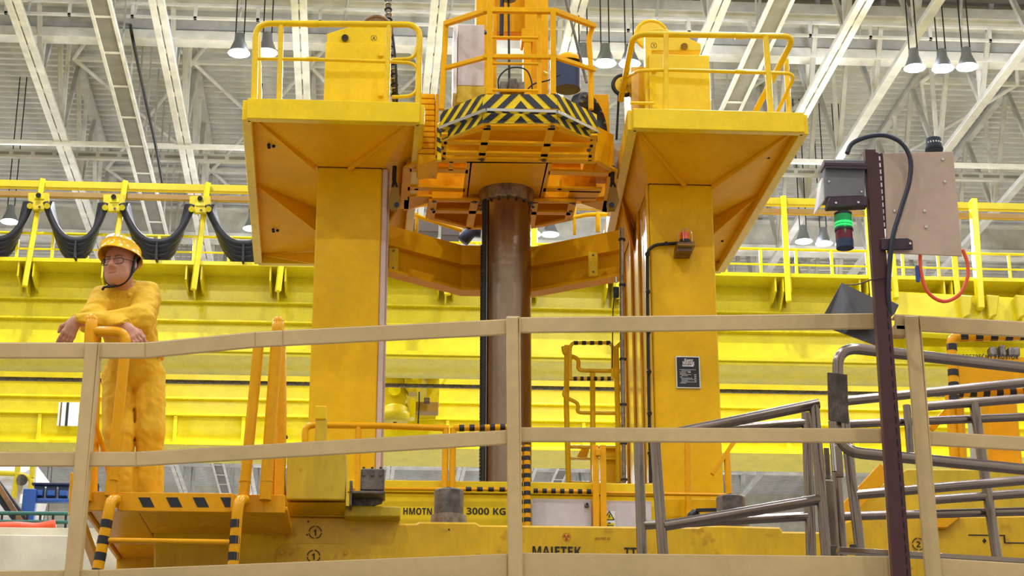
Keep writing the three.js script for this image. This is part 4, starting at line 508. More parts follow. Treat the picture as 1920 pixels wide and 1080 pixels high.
// worker platform at the left
{
  const D = 10.3, t = thing('worker_platform', 'orange platform with black hazard blocks where the worker stands', 'platform'), yT = yAt(932, D), yB = yAt(968, D), x0 = P(152, 950, D).x, x1 = P(437, 950, D).x, x2 = P(534, 950, D).x;
  part('fascia', rbox(x0, x1, yB, yT, -D, -D - 0.03, 0.006), M.rail, t); part('fascia', rbox(x1, x2, yB + 0.005, yT, -D - 0.02, -D - 0.05, 0.006), M.rail, t); const xb = P(284, 1000, 11).x; part('deck', rbox(x0, xb, yT - 0.03, yT - 0.005, -D - 0.03, -D - 1.45), M.rail, t); part('deck', rbox(xb, x2, yT - 0.03, yT - 0.005, -D - 0.03, -D - 0.67), M.rail, t); part('side_fascia', rbox(x0, x0 + 0.03, yB, yT, -D - 0.03, -D - 1.45), M.rail, t); part('underside', rbox(x0 + 0.03, xb, yT - 0.09, yT - 0.06, -D - 0.04, -D - 1.45), M.rail, t); part('underside', rbox(xb, x1 + 0.3, yT - 0.09, yT - 0.06, -D - 0.04, -D - 0.68), M.rail, t);
  for (const x of [259, 311, 361, 413]) part('black_block', face([[x, 932.5], [x + 22, 932.5], [x + 31 - (x === 413 ? 9 : 0), 951], [x + 9, 951]], D - 0.002, 0.003, 0), M.blackTape, t);
  for (const x of [213, 440]) { part('lug_plate', bpx(x - 8, 936, x + 12, 966, D - 0.03, 0.03, 0.004), M.rail, t); for (const y of [940, 955]) part('bolt', cyl(P(x + 3, y, D - 0.03), P(x + 3, y, D - 0.05), 0.013, 0.012, 6), M.chrome, t); }
  part('rear_web', rbox(x0, P(288, 1000, 11).x, yT - 0.75, yT - 0.06, -11.72, -11.76), M.beam, t); part('side_brace', prism([P(136, 966, 10.5), P(150, 966, 10.5), P(190, 1075, 11.4), P(176, 1075, 11.4)], V(0.02, 0.0, -0.05)), M.rail, t);
  part('end_post', face([[128, 965], [131, 890], [134, 883], [138, 890], [140, 965]], 10.6, 0.05), M.rail, t); part('latch', bpx(440, 953, 443, 972, D - 0.01, 0.02), M.black, t);
  // ladder handrails
  const h = thing('ladder_handrail', 'orange tubular ladder handrail the worker leans on', 'handrail'), r = 0.031, E = 10.27;
  part('outer_tube', TP([[172, 600, E], [169, 640, E], [160, 940, E]], r + 0.004), M.rail, h); part('tube_cap', (() => { const g = new THREE.SphereGeometry(r + 0.004, 14, 8); const p = P(172, 600, E); g.translate(p.x, p.y, p.z); return g; })(), M.rail, h); part('rear_tube', TP([[182, 600, E + 0.5], [180, 640, E + 0.5], [173, 930, E + 0.5]], r), M.rail, h);
  part('inner_tube', TP([[170, 622, E], [238, 622, E], [230, 700, E], [206, 930, E]], r, 0.08), M.rail, h); part('ring', TP([[211, 899, E], [211, 902, E]], r + 0.004), M.rail, h); part('brace', TP([[176, 790, E + 0.3], [192, 835, E + 0.5], [205, 895, E + 0.7]], 0.015, 0.05), M.rail, h);
  const st = (h, x0, x1) => { part('lower_tube', TP([[x0 + 12, 938, E - 0.02], [x0 + 2, 938, E - 0.1], [x0 - 2, 960, E - 0.12], [x1, 1180, E - 0.12]], r, 0.08), M.rail, h); bands(P(x0 - 3, 963, E - 0.12), P(x1, 1180, E - 0.12), r, 7, 0.5, 0.4).forEach(q => part('black_band', q, M.blackTape, h)); };
  st(h, 206, 162); part('step_bar', TP([[190, 1013, E - 0.12], [440, 1017, E - 0.12]], 0.016), M.rail, h);
  const k = thing('ladder_handrail', 'orange tubular ladder handrail beside the olive box bracket', 'handrail');
  part('outer_tube', TP([[522, 604, E], [519, 640, E], [497, 938, E]], r + 0.004), M.rail, k); part('tube_cap', (() => { const g = new THREE.SphereGeometry(r + 0.004, 14, 8); const p = P(522, 604, E); g.translate(p.x, p.y, p.z); return g; })(), M.rail, k);
  part('inner_tube', TP([[519, 630, E], [486, 632, E], [478, 720, E], [456, 938, E]], r, 0.08), M.rail, k); part('rear_tube', TP([[526, 640, E + 0.5], [528, 780, E + 0.5], [524, 940, E + 0.5]], r), M.rail, k); part('rear_tube', TP([[524, 650, E + 0.8], [516, 760, E + 0.6], [511, 938, E + 0.6]], 0.022), M.rail, k); part('ring', TP([[500, 901, E], [500, 904, E]], r + 0.006), M.rail, k); part('ring', TP([[459, 901, E], [459, 904, E]], r + 0.004), M.rail, k);
  part('side_plate', face([[527, 720], [531, 720], [536, 935], [521, 935]], E + 0.55, 0.03), M.rail, k); part('pin', bpx(533, 822, 539, 828, E + 0.5, 0.03), M.black, k); st(k, 447, 428);
}
// right end of the machine
{
  const D = 11.2, t = thing('machine_carriage', 'yellow carriage housing marked 2 behind the steel railings', 'carriage');
  part('lower_body', face([[1555, 1190], [1555, 990], [1600, 972], [1775, 968], [1960, 966], [1960, 1190]], D, 1.2, 0.012), M.beam, t); part('upper_body', face([[1572, 980], [1640, 915], [1700, 878], [1960, 880], [1960, 980]], D + 0.25, 0.8, 0.012), M.olive, t); part('sloped_edge', BP([1562, 985, D + 0.1], [1660, 880, D + 0.1], 0.05, 0.1), M.rail, t); part('chamfer_plate', face([[1735, 966], [1805, 966], [1776, 990], [1735, 990]], D - 0.05, 0.05), M.rail, t);
  ink('number_mark', circled('2'), 128, 128, P(1722, 1020, D - 0.006), 0.085, 0.085, 0x15130f, t); part('seam', [bpx(1815, 991, 1882, 993, D - 0.003, 0.004, 0), bpx(1881, 991, 1884, 1006, D - 0.003, 0.004, 0), bpx(1883, 1005, 1960, 1007, D - 0.003, 0.004, 0)], M.ink, t); part('paint_chip', face([[1842, 1014], [1846, 1009], [1850, 1014], [1846, 1019]], D - 0.003, 0.003, 0), M.ink, t);
  const c = thing('orange_column', 'broad orange column at the right edge behind the steel railings', 'column'); part('column', bpx(1858, 722, 1914, 915, 13, 0.4, 0.02), M.rail, c); part('side_tube', TP([[1780, 735, 12.6], [1792, 890, 12.6]], 0.035), M.rail, c); part('side_tube', TP([[1797, 735, 12.6], [1806, 890, 12.6]], 0.035), M.rail, c); part('brace', BP([1745, 805, 12.8], [1790, 755, 12.8], 0.05, 0.05), M.rail, c); part('pillar', bpx(1838, 750, 1856, 870, 13.4, 0.3), M.greySteel, c); part('base', bpx(1740, 880, 1960, 920, 12.6, 0.4), M.rail, c);
  const s = thing('danger_sign', 'orange danger sign on a black striped tube frame at the right edge', 'sign'), E = 12.4; part('board', bpx(1796, 652, 1960, 708, E, 0.012, 0.003), M.rail, s); part('frame', TP([[1790, 760, E], [1783, 632, E], [1960, 628, E]], 0.035, 0.06), M.rail, s); bands(P(1784, 640, E), P(1790, 760, E), 0.036, 5).forEach(q => part('black_band', q, M.blackTape, s)); bands(P(1792, 631, E), P(1960, 628, E), 0.036, 6).forEach(q => part('black_band', q, M.blackTape, s)); part('frame', TP([[1786, 737, E + 0.1], [1960, 735, E + 0.1]], 0.03), M.rail, s); bands(P(1786, 737, E + 0.1), P(1960, 735, E + 0.1), 0.031, 7).forEach(q => part('black_band', q, M.blackTape, s));
  const kk = mpp(672, E); ink('lettering', txt('NEBEZPEČNÝ PROSTOR', 'bold 72px sans-serif'), 940, 110, P(1853, 669, E - 0.004), 140 * kk, 17 * kk, 0x15130f, s);
  const w = thing('end_truck', 'yellow crane end truck with brackets beyond the cream railing, far right', 'crane part'); part('body', face([[1660, 545], [1960, 560], [1960, 640], [1660, 622]], 41.15, 0.28, 0.03), M.crane, w); for (const x of [1800, 1850, 1905]) part('bracket', face([[x, 552], [x + 24, 554], [x + 20, 590], [x + 6, 596]], 40.9, 0.24, 0.03), M.craneDark, w); part('tall_post', BP([1824, 375, 41], [1838, 580, 41], 0.28, 0.15), M.crane, w); part('tall_post', BP([1672, 470, 41], [1680, 560, 41], 0.18, 0.12), M.crane, w);
  const eq = thing('crane_machinery', 'grey hoist parts on the crane beside the danger sign', 'machinery'); for (const [a, b, cc, d] of [[1855, 632, 1870, 650], [1874, 628, 1886, 650], [1890, 632, 1912, 650]]) part('unit', bpx(a, b, cc, d, 41.15, 0.28, 0.05), M.steelDull, eq);
}

// ================================================================ FOREGROUND: cream railing, steel gates, signal post
{
  const D = 7.1, t = thing('cream_railing', 'long cream painted steel guard railing crossing the foreground', 'railing'), k = mpp(700, D), rw = 0.02;
  const strip = (name, list, hpx, th, parent) => { for (let i = 0; i < list.length - 1; i++) { const [x0, y0] = list[i], [x1, y1] = list[i + 1]; part(name, face([[x0, y0], [x1, y1], [x1, y1 + hpx], [x0, y0 + hpx]], D, th, 0.004), M.cream, parent); part(name + '_lip', prism([P(x0, y0, D + 0.004), P(x1, y1, D + 0.004), P(x1, y1 + 3, D + 0.004), P(x0, y0 + 3, D + 0.004)], V(0, 0, -0.06)), M.cream, parent); } };
  strip('top_rail', [[-30, 642], [272, 642], [478, 622], [530, 619], [952, 598]], 29, 0.014, t); strip('top_rail', [[952, 595], [1645, 587]], 29, 0.014, t);
  strip('middle_rail', [[-30, 847], [255, 847], [952, 806]], 27, 0.014, t); strip('middle_rail', [[972, 801], [1660, 803]], 27, 0.014, t);
  strip('toe_board', [[-30, 1070], [185, 1068], [952, 1038]], 130, 0.01, t); strip('toe_board', [[970, 1036], [1675, 1043]], 130, 0.01, t);
  const post = (x0, y0, x1, y1, w, par, lipR = true) => { part('post', face([[x0, y0], [x0 + w * 0.85, y0], [x1 + w, y1], [x1, y1]], D - 0.02, 0.014, 0.004), M.cream, par); const o = lipR ? w * 0.9 : 0; part('post_flange', prism([P(x0 + o, y0, D - 0.02), P(x0 + o + 2, y0, D - 0.02), P(x1 + o + 3, y1, D - 0.02), P(x1 + o, y1, D - 0.02)], V(0, 0, -0.07)), M.cream, par); };
  post(160, 642, 116, 1120, 28, t); post(949, 594, 953, 1120, 27, t); post(1640, 585, 1672, 1120, 20, t); part('weld_plate', bpx(950, 592, 976, 600, D - 0.01, 0.03), M.cream, t);
  const u = thing('cream_railing', 'cream steel guard railing with one post right of the maroon signal post', 'railing'); strip('top_rail', [[1678, 589], [1960, 605]], 29, 0.014, u); strip('middle_rail', [[1735, 808], [1960, 821]], 26, 0.014, u); strip('toe_board', [[1755, 1046], [1960, 1059]], 130, 0.01, u); post(1696, 592, 1738, 1120, 31, u); part('end_cap', bpx(1676, 592, 1700, 616, D + 0.0, 0.05), M.cream, u); part('floor_edge', BP([1570, 1032, D + 0.3], [1960, 1056, D + 0.3], 0.05, 0.02), M.steel, u);
}
{ // stainless steel gates and railings behind
  const r = 0.0245, part2 = (t, l, cr = 0.06, rr = r, n = 'tube') => part(n, TP(l, rr, cr, 16), M.steel, t);
  const A = thing('steel_gate', 'stainless tube gate leaf with a rising top bar, nearer of the two leaves', 'gate'), D = 8.2; part2(A, [[1228, 822, D], [1246, 1075, D]], 0, r, 'post'); part2(A, [[1526, 758, D], [1552, 1075, D]], 0, r, 'post'); part2(A, [[1228, 820, D], [1535, 757, D]], 0, r, 'rail'); part2(A, [[1245, 986, D], [1538, 936, D]], 0, r, 'rail');
  const B = thing('steel_gate', 'stainless tube gate leaf with a level bar, farther of the two leaves', 'gate'), E = 8.55; part2(B, [[1197, 815, E], [1205, 1075, E]], 0, r, 'post'); part2(B, [[1512, 775, E], [1522, 1075, E]], 0, r, 'post'); part2(B, [[1197, 818, E], [1514, 792, E]], 0, r * 0.9, 'rail'); part2(B, [[1200, 985, E], [1516, 968, E]], 0, r * 0.9, 'rail');
  const hinge = thing('gate_hinge', 'steel hinge plates and spindle between the gate leaves', 'hinge'); for (const q of [bpx(1546, 830, 1556, 888, 8.25, 0.02, 0.003), bpx(1566, 825, 1580, 885, 8.25, 0.02, 0.003), bpx(1540, 892, 1566, 1040, 8.6, 0.01, 0.002)]) part('hinge_plate', q, M.steel, hinge); part('spindle', TP([[1560, 828, 8.2], [1564, 884, 8.2]], 0.012), M.chrome, hinge); for (const q of [bpx(1555, 1015, 1570, 1045, 8.2, 0.02, 0.003), bpx(1594, 1012, 1606, 1030, 8.2, 0.02, 0.003)]) part('lug', q, M.steelDull, hinge);
  const C = thing('steel_railing', 'stainless tube loop with rounded corners and a blank plate', 'railing'), Fd = 8.0; part2(C, [[1960, 694, Fd], [1570, 650, Fd], [1574, 846, Fd], [1960, 884, Fd]], 0.1, r + 0.001, 'loop'); part('blank_plate', plate([P(1551, 699, Fd - 0.05), P(1553, 788, Fd - 0.05), P(1591, 795, Fd - 0.05), P(1588, 703, Fd - 0.05)], 0.006), M.steelDull, C);
  const G = thing('steel_railing', 'stainless railing with rising bars behind the blank plate', 'railing'), H = 8.35; part2(G, [[1578, 745, H], [1618, 1075, H]], 0, r, 'post'); part2(G, [[1584, 752, H], [1960, 713, H]], 0, r * 0.92, 'rail'); part2(G, [[1602, 928, H], [1960, 897, H]], 0, r * 0.92, 'rail');
  const I = thing('steel_railing', 'stainless railing with a T-shaped post at the far right', 'railing'), J = 8.7; part2(I, [[1562, 790, J], [1582, 1075, J]], 0, r, 'post'); part2(I, [[1826, 754, J], [1874, 1075, J]], 0, r * 1.05, 'post'); part2(I, [[1735, 762, J], [1960, 744, J]], 0, r * 0.95, 'rail'); part2(I, [[1590, 795, J + 0.05], [1960, 780, J + 0.05]], 0, r * 0.85, 'rail'); part2(I, [[1740, 938, J], [1960, 922, J]], 0, r * 0.9, 'rail'); part2(I, [[1580, 968, J + 0.05], [1960, 958, J + 0.05]], 0, r * 0.88, 'rail'); part2(I, [[1700, 760, J], [1708, 860, J]], 0, r * 0.8, 'post');
}
{ // maroon post with signal box
  const D = 6.9, t = thing('signal_post', 'maroon slotted steel post carrying a signal box and plate', 'post');
  part('channel', face([[1622, 279], [1642, 279], [1706, 1120], [1677, 1120]], D, 0.04, 0.003), M.maroon, t); part('side_flange', prism([P(1641, 285, D), P(1647, 287, D), P(1712, 1120, D), P(1705, 1120, D)], V(0, 0, -0.06)), M.maroon, t);
  part('slotted_flange', face([[1644, 288], [1655, 287], [1664, 428], [1654, 428]], D + 0.02, 0.006, 0.001), M.maroon, t); for (let k = 0; k < 11; k++) { const y = 293 + k * 12.4, x = 1646.5 + k * 0.85; part('slot', face([[x, y], [x + 4, y], [x + 4.6, y + 8], [x + 0.6, y + 8]], D + 0.018, 0.003, 0), k % 3 === 1 ? M.chrome : M.white, t); }
  for (let k = 0; k < 24; k++) { const y = 560 + k * 22, x = 1641 + (y - 279) * 0.0762 - 1; part('slot', face([[x, y], [x + 2, y], [x + 3, y + 13], [x + 1, y + 13]], D - 0.002, 0.003, 0), M.slot, t); }
  part('upper_arm', [bpx(1545, 289, 1626, 296, D - 0.02, 0.08, 0.003), bpx(1547, 296, 1626, 301, D - 0.02, 0.01, 0.002)], M.purple, t); part('lower_arm', [face([[1556, 370], [1627, 367], [1627, 385], [1552, 388], [1552, 376]], D - 0.02, 0.05, 0.003)], M.purple, t); part('plate_arm', face([[1653, 447], [1702, 446], [1711, 451], [1712, 467], [1653, 468]], D - 0.015, 0.012, 0.002), M.purple, t);
  for (const [x, y] of [[1567, 381], [1609, 380], [1706, 457]]) bolt(P(x, y, D - 0.022), 0.006, M.chrome, t);
  const sb = thing('signal_box', 'grey signal box clamped between the maroon arms', 'box'); part('body', face([[1545, 299], [1622, 299], [1622, 368], [1548, 370]], D, 0.09, 0.004), M.greyBox, sb); part('side_cover', face([[1532, 392], [1541, 333], [1547, 333], [1549, 372]], D + 0.02, 0.07, 0.003), M.white, sb); for (const [x, y] of [[1554, 341], [1615, 360]]) bolt(P(x, y, D), 0.005, M.chrome, sb);
  const st = thing('signal_light', 'green and red stacked signal light hanging under the grey box', 'signal light'), cx = 1582, c = P(cx, 425, D + 0.02), rr = 17 * mpp(425, D), Y = py => yAt(py, D + 0.02), seg = (n, a, b, m, k = 1) => part(n, cyl(V(c.x, Y(b), c.z), V(c.x, Y(a), c.z), rr * k, rr * k, 28), m, st);
  seg('top_cap', 386, 391, M.black); seg('green_lens', 391, 416, M.greenLens); part('green_glow', [cyl(V(c.x, Y(408), c.z), V(c.x, Y(404), c.z), rr * 1.01, rr * 1.01, 28), cyl(V(c.x, Y(413), c.z), V(c.x, Y(410), c.z), rr * 1.01, rr * 1.01, 28)], M.greenGlow, st); seg('spacer', 416, 420, M.black, 1.04); seg('red_lens', 420, 437, M.redLens, 0.97); seg('lower_cap', 437, 452, M.navy, 0.98); { const l = new THREE.PointLight(0x30ff80, 0.03); l.position.set(c.x, Y(407), c.z + rr + 0.06); scene.add(l); }
  const pl = thing('mounting_plate', 'large beige mounting plate on the maroon post', 'plate'); part('plate', face([[1656, 287], [1787, 284], [1804, 480], [1664, 474]], D + 0.01, 0.008, 0.001), M.plate, pl); for (const [x, y] of [[1767, 299], [1771, 341], [1733, 396], [1736, 426], [1677, 396], [1681, 428]]) bolt(P(x, y, D + 0.01), 0.007, M.chrome, pl); part('tag', bpx(1651, 431, 1672, 446, D + 0.0, 0.004, 0.001), M.plate, pl);
  const be = thing('siren', 'dark cylindrical siren standing on the beige plate', 'siren'), bc = P(1752, 285, D + 0.05), br = 16 * mpp(262, D); part('body', cyl(bc, V(bc.x, yAt(262, D + 0.05), bc.z), br, br, 28), M.darkBlue, be); part('collar', cyl(V(bc.x, yAt(263, D + 0.05), bc.z), V(bc.x, yAt(259, D + 0.05), bc.z), br * 1.07, br * 1.07, 28), M.rubber, be); part('top', cyl(V(bc.x, yAt(260, D + 0.05), bc.z), V(bc.x, yAt(241, D + 0.05), bc.z), br, br * 0.92, 28), M.darkBlue, be); for (const y of [250, 280]) for (let k = -3; k < 4; k++) { const a = k * 0.32; part('mark', rbox(bc.x + Math.sin(a) * br * 1.005 - 0.002, bc.x + Math.sin(a) * br * 1.005 + 0.003, yAt(y + 2, D + 0.05), yAt(y - 1, D + 0.05), bc.z + Math.cos(a) * br * 0.98, bc.z + Math.cos(a) * br * 1.02, 0.0005), M.white, be); }
  single('signal_cable', sweep(smooth([[1588, 288, D], [1597, 270, D], [1625, 257, D - 0.01], [1660, 254, D - 0.02], [1690, 268, D - 0.03], [1706, 295, D - 0.03], [1706, 335, D - 0.03], [1690, 390, D - 0.03], [1674, 445, D - 0.03], [1668, 500, D - 0.02], [1666, 550, D - 0.01], [1669, 590, D + 0.01]].map(a => P(...a)), 80), 0.0098, 12), M.cableBlue, 'thick dark cable arching over the maroon post', 'cable');
  single('orange_cable', sweep(smooth([[1725, 474, D + 0.03], [1727, 510, D + 0.03], [1740, 548, D + 0.03], [1768, 565, D + 0.03], [1798, 553, D + 0.03], [1814, 520, D + 0.03], [1813, 490, D + 0.03], [1805, 468, D + 0.03]].map(a => P(...a)), 60), 0.0075, 12), M.orangeCable, 'orange cable loop hanging below the beige plate', 'cable');
  single('blue_plug', bpx(1717, 481, 1724, 511, D + 0.03, 0.02, 0.003), M.blue, 'small blue plug beside the orange cable', 'plug');
  const gp = thing('tilted_panel', 'dark grey tilted panel fixed to the left of the maroon post', 'panel'); part('panel', prism([P(1578, 530, D + 0.35), P(1641, 560, D + 0.2), P(1642, 646, D + 0.2), P(1549, 612, D + 0.3), P(1546, 588, D + 0.3)], V(0, 0, -0.012)), M.greyPlate, gp); part('side_tab', face([[1668, 562], [1686, 571], [1678, 588], [1664, 600]], D + 0.1, 0.01), M.greyPlate, gp); part('wire', sweep(smooth([P(1588, 534, D + 0.3), P(1612, 532, D + 0.1), P(1640, 523, D - 0.01), P(1660, 521, D - 0.01)], 16), 0.003, 6), M.maroon, gp);
}

{ // walkway slab the railings stand on, and the concrete benches that carry the machine rails
  const yw = yAt(1113, 7.1); single('walkway_deck', rbox(-9, 11, yw - 0.25, yw, -7.0, -9.7), M.deckPlate, 'dark walkway slab under the cream railing', 'walkway');
  const yb = P(960, 1190, 11).y; single('rail_bench', rbox(P(300, 1100, 11).x, 9, 0, yb, -10.7, -12.6), M.deckPlate, 'dark concrete bench under the yellow bridge beam', 'bench');
  const yt = yAt(1030, 16.3); single('trolley_bench', rbox(P(560, 1000, 16.3).x, 5, 0, yt - 0.02, -15.6, -20.4), M.deckPlate, 'dark concrete bench under the mast trolley', 'bench');
}
// ================================================================ LEFT BACKGROUND behind the platform
{
  const D = 26; { const a = P(-120, 1020, D), b = P(176, 1020, D), yp = yAt(1034, 28); single('equipment_bench', rbox(a.x - 3, b.x + 1.5, 0, yp, -D - 0.7, -33), M.concrete, 'concrete bench behind the parapet at the lower left', 'bench'); } single('parapet_wall', rbox(P(-120, 1020, D).x, P(172, 1020, D).x, 0, yAt(1014, D), -D, -D - 0.6, 0.02), M.concrete, 'low cream parapet at the lower left behind the platform', 'wall');
  const v = thing('white_vessel', 'white vessel head with yellow pipes at the lower left edge', 'vessel'), E = 30; part('shell', face([[-60, 868], [66, 868], [64, 900], [50, 950], [20, 985], [-60, 985]], E, 1.5, 0.15), M.vessel, v); for (const l of [[[34, 862], [32, 892], [25, 935]], [[-10, 887], [32, 888], [60, 898], [58, 915], [46, 955]], [[62, 862], [60, 896]]]) part('yellow_pipe', TP(l.map(a => [...a, E - 0.15]), 0.045, 0.1), M.craneDark, v); part('gauge', cyl(P(41, 900, E - 0.1), P(41, 900, E - 0.2), 0.09), M.steelDull, v); part('handle', TP([[42, 945, E - 0.2], [44, 928, E - 0.2]], 0.05), M.white, v);
  const bl = thing('basket_rack', 'blue steel rack with three wire baskets at the lower left', 'rack'), F = 28; part('post', BP([58, 918, F], [44, 1048, F], 0.2, 0.15, V(0, 0, 1)), M.blue, bl); part('cross_beam', bpx(58, 946, 130, 952, F, 0.15), M.blue, bl); part('top_beam', bpx(58, 917, 185, 921, F, 0.15), M.navy, bl);
  for (const x of [62, 85, 108, 166]) { part('basket', bpx(x, 921, x + 19, 945, F + 0.05, 0.3, 0.02), M.navy, bl); part('basket_front', bpx(x + 2, 931, x + 17, 941, F, 0.05, 0.01), M.blue, bl); }
  part('lower_beam', bpx(10, 1003, 130, 1008, F, 0.12), M.blue, bl);
  const rl = thing('green_fence', 'dark green wire fence and cream rail in front of the blue rack', 'fence'); for (const y of [962, 978]) part('wire_rail', TP([[-40, y, 27], [128, y + 1, 27]], 0.03), M.greenPipe, rl); for (let x = -20; x < 130; x += 24) part('fence_bar', TP([[x, 960, 27], [x - 2, 1000, 27]], 0.018), M.rubber, rl); part('cream_rail', TP([[-40, 999, 26.8], [128, 1001, 26.8]], 0.05), M.concrete, rl);
  const db = thing('cable_duct', 'dark duct with a copper pipe slanting down at the left edge', 'duct'); part('duct', BP([-20, 895, 27.5], [46, 985, 27.5], 0.35, 0.2), M.black, db); part('copper_pipe', BP([-10, 900, 27.3], [44, 985, 27.3], 0.1, 0.08), M.sheave, db);
  single('orange_hose', sweep(smooth([P(-20, 989, 26.9), P(30, 987, 26.9), P(70, 989, 26.9), P(104, 983, 26.9)], 20), 0.07, 10), M.orangeCable, 'orange hose lying along the green fence', 'hose');
  single('teal_tank', bpx(64, 1010, 108, 1018, 27.6, 0.6, 0.05), M.teal, 'teal tank top behind the parapet', 'tank');
  const mc = thing('pipe_cluster', 'cluster of grey valves and pipes behind the parapet', 'machinery'); part('skid', bpx(0, 1028, 126, 1048, 28.7, 0.7, 0.02), M.steelDull, mc); for (let i = 0; i < 22; i++) { const x = 2 + rnd() * 122, y = 1000 + rnd() * 20; part(i % 3 ? 'pipe' : 'valve', i % 3 ? TP([[x, y, 29], [x + 8 * (rnd() - 0.5), y - 22, 29]], 0.04 + rnd() * 0.05) : bpx(x, y, x + 10, y + 14, 28.8, 0.3, 0.04), [M.steelDull, M.vessel, M.rubber, M.craneDark][i % 4], mc); }
}

// ================================================================ THE WORKER
function surfaceNet(f, lo, hi, c) {
  const n = [0, 1, 2].map(k => Math.ceil((hi[k] - lo[k]) / c) + 1), N = n[0] * n[1] * n[2], F = new Float32Array(N), id = new Int32Array(N).fill(-1), pos = [], idx = [], I = (x, y, z) => x + n[0] * (y + n[1] * z);
  for (let z = 0; z < n[2]; z++) for (let y = 0; y < n[1]; y++) for (let x = 0; x < n[0]; x++) F[I(x, y, z)] = f(lo[0] + x * c, lo[1] + y * c, lo[2] + z * c);
  const E = [[0, 1], [2, 3], [4, 5], [6, 7], [0, 2], [1, 3], [4, 6], [5, 7], [0, 4], [1, 5], [2, 6], [3, 7]];
  for (let z = 0; z < n[2] - 1; z++) for (let y = 0; y < n[1] - 1; y++) for (let x = 0; x < n[0] - 1; x++) {
    const v = []; let s = 0; for (let k = 0; k < 8; k++) { v[k] = F[I(x + (k & 1), y + (k >> 1 & 1), z + (k >> 2))]; if (v[k] < 0) s++; } if (s === 0 || s === 8) continue;
    let a = 0, b = 0, d = 0, m = 0; for (const [p, q] of E) if (v[p] < 0 !== v[q] < 0) { const t = v[p] / (v[p] - v[q]); a += (p & 1) + t * ((q & 1) - (p & 1)); b += (p >> 1 & 1) + t * ((q >> 1 & 1) - (p >> 1 & 1)); d += (p >> 2) + t * ((q >> 2) - (p >> 2)); m++; }
    id[I(x, y, z)] = pos.length / 3; pos.push(lo[0] + (x + a / m) * c, lo[1] + (y + b / m) * c, lo[2] + (z + d / m) * c);
  }
  for (let z = 1; z < n[2] - 1; z++) for (let y = 1; y < n[1] - 1; y++) for (let x = 1; x < n[0] - 1; x++) {
    const a = F[I(x, y, z)] < 0; const q = (i, j, k, l, flip) => { if (i < 0 || j < 0 || k < 0 || l < 0) return; flip ? idx.push(i, j, k, i, k, l) : idx.push(i, k, j, i, l, k); };
    if (a !== F[I(x + 1, y, z)] < 0) q(id[I(x, y - 1, z - 1)], id[I(x, y, z - 1)], id[I(x, y, z)], id[I(x, y - 1, z)], a);
    if (a !== F[I(x, y + 1, z)] < 0) q(id[I(x - 1, y, z - 1)], id[I(x - 1, y, z)], id[I(x, y, z)], id[I(x, y, z - 1)], a);
    if (a !== F[I(x, y, z + 1)] < 0) q(id[I(x - 1, y - 1, z)], id[I(x, y - 1, z)], id[I(x, y, z)], id[I(x - 1, y, z)], a);
  }
  const g = new THREE.BufferGeometry(); g.setAttribute('position', new THREE.Float32BufferAttribute(pos, 3)); g.setIndex(idx); g.computeVertexNormals(); return g;
}
const smin = (a, b, k) => { const h = Math.max(0, k - Math.abs(a - b)) / k; return Math.min(a, b) - h * h * k / 4; };
const capsule = (a, b, ra, rb) => { const ax = a.x, ay = a.y, az = a.z, bx = b.x - ax, by = b.y - ay, bz = b.z - az, L = bx * bx + by * by + bz * bz; return (x, y, z) => { const px = x - ax, py = y - ay, pz = z - az, t = Math.max(0, Math.min(1, (px * bx + py * by + pz * bz) / L)); return Math.hypot(px - t * bx, py - t * by, pz - t * bz) - (ra + (rb - ra) * t); }; };
const ellip = (c, r) => (x, y, z) => { const a = (x - c.x) / r.x, b = (y - c.y) / r.y, d = (z - c.z) / r.z, k = Math.hypot(a, b, d); return (k - 1) * Math.min(r.x, r.y, r.z); };
const blend = (fs, k) => (x, y, z) => { let d = fs[0](x, y, z); for (let i = 1; i < fs.length; i++) d = smin(d, fs[i](x, y, z), k); return d; };
const bounds = (pts, m) => [[0, 1, 2].map(k => Math.min(...pts.map(p => p.getComponent(k))) - m), [0, 1, 2].map(k => Math.max(...pts.map(p => p.getComponent(k))) + m)];
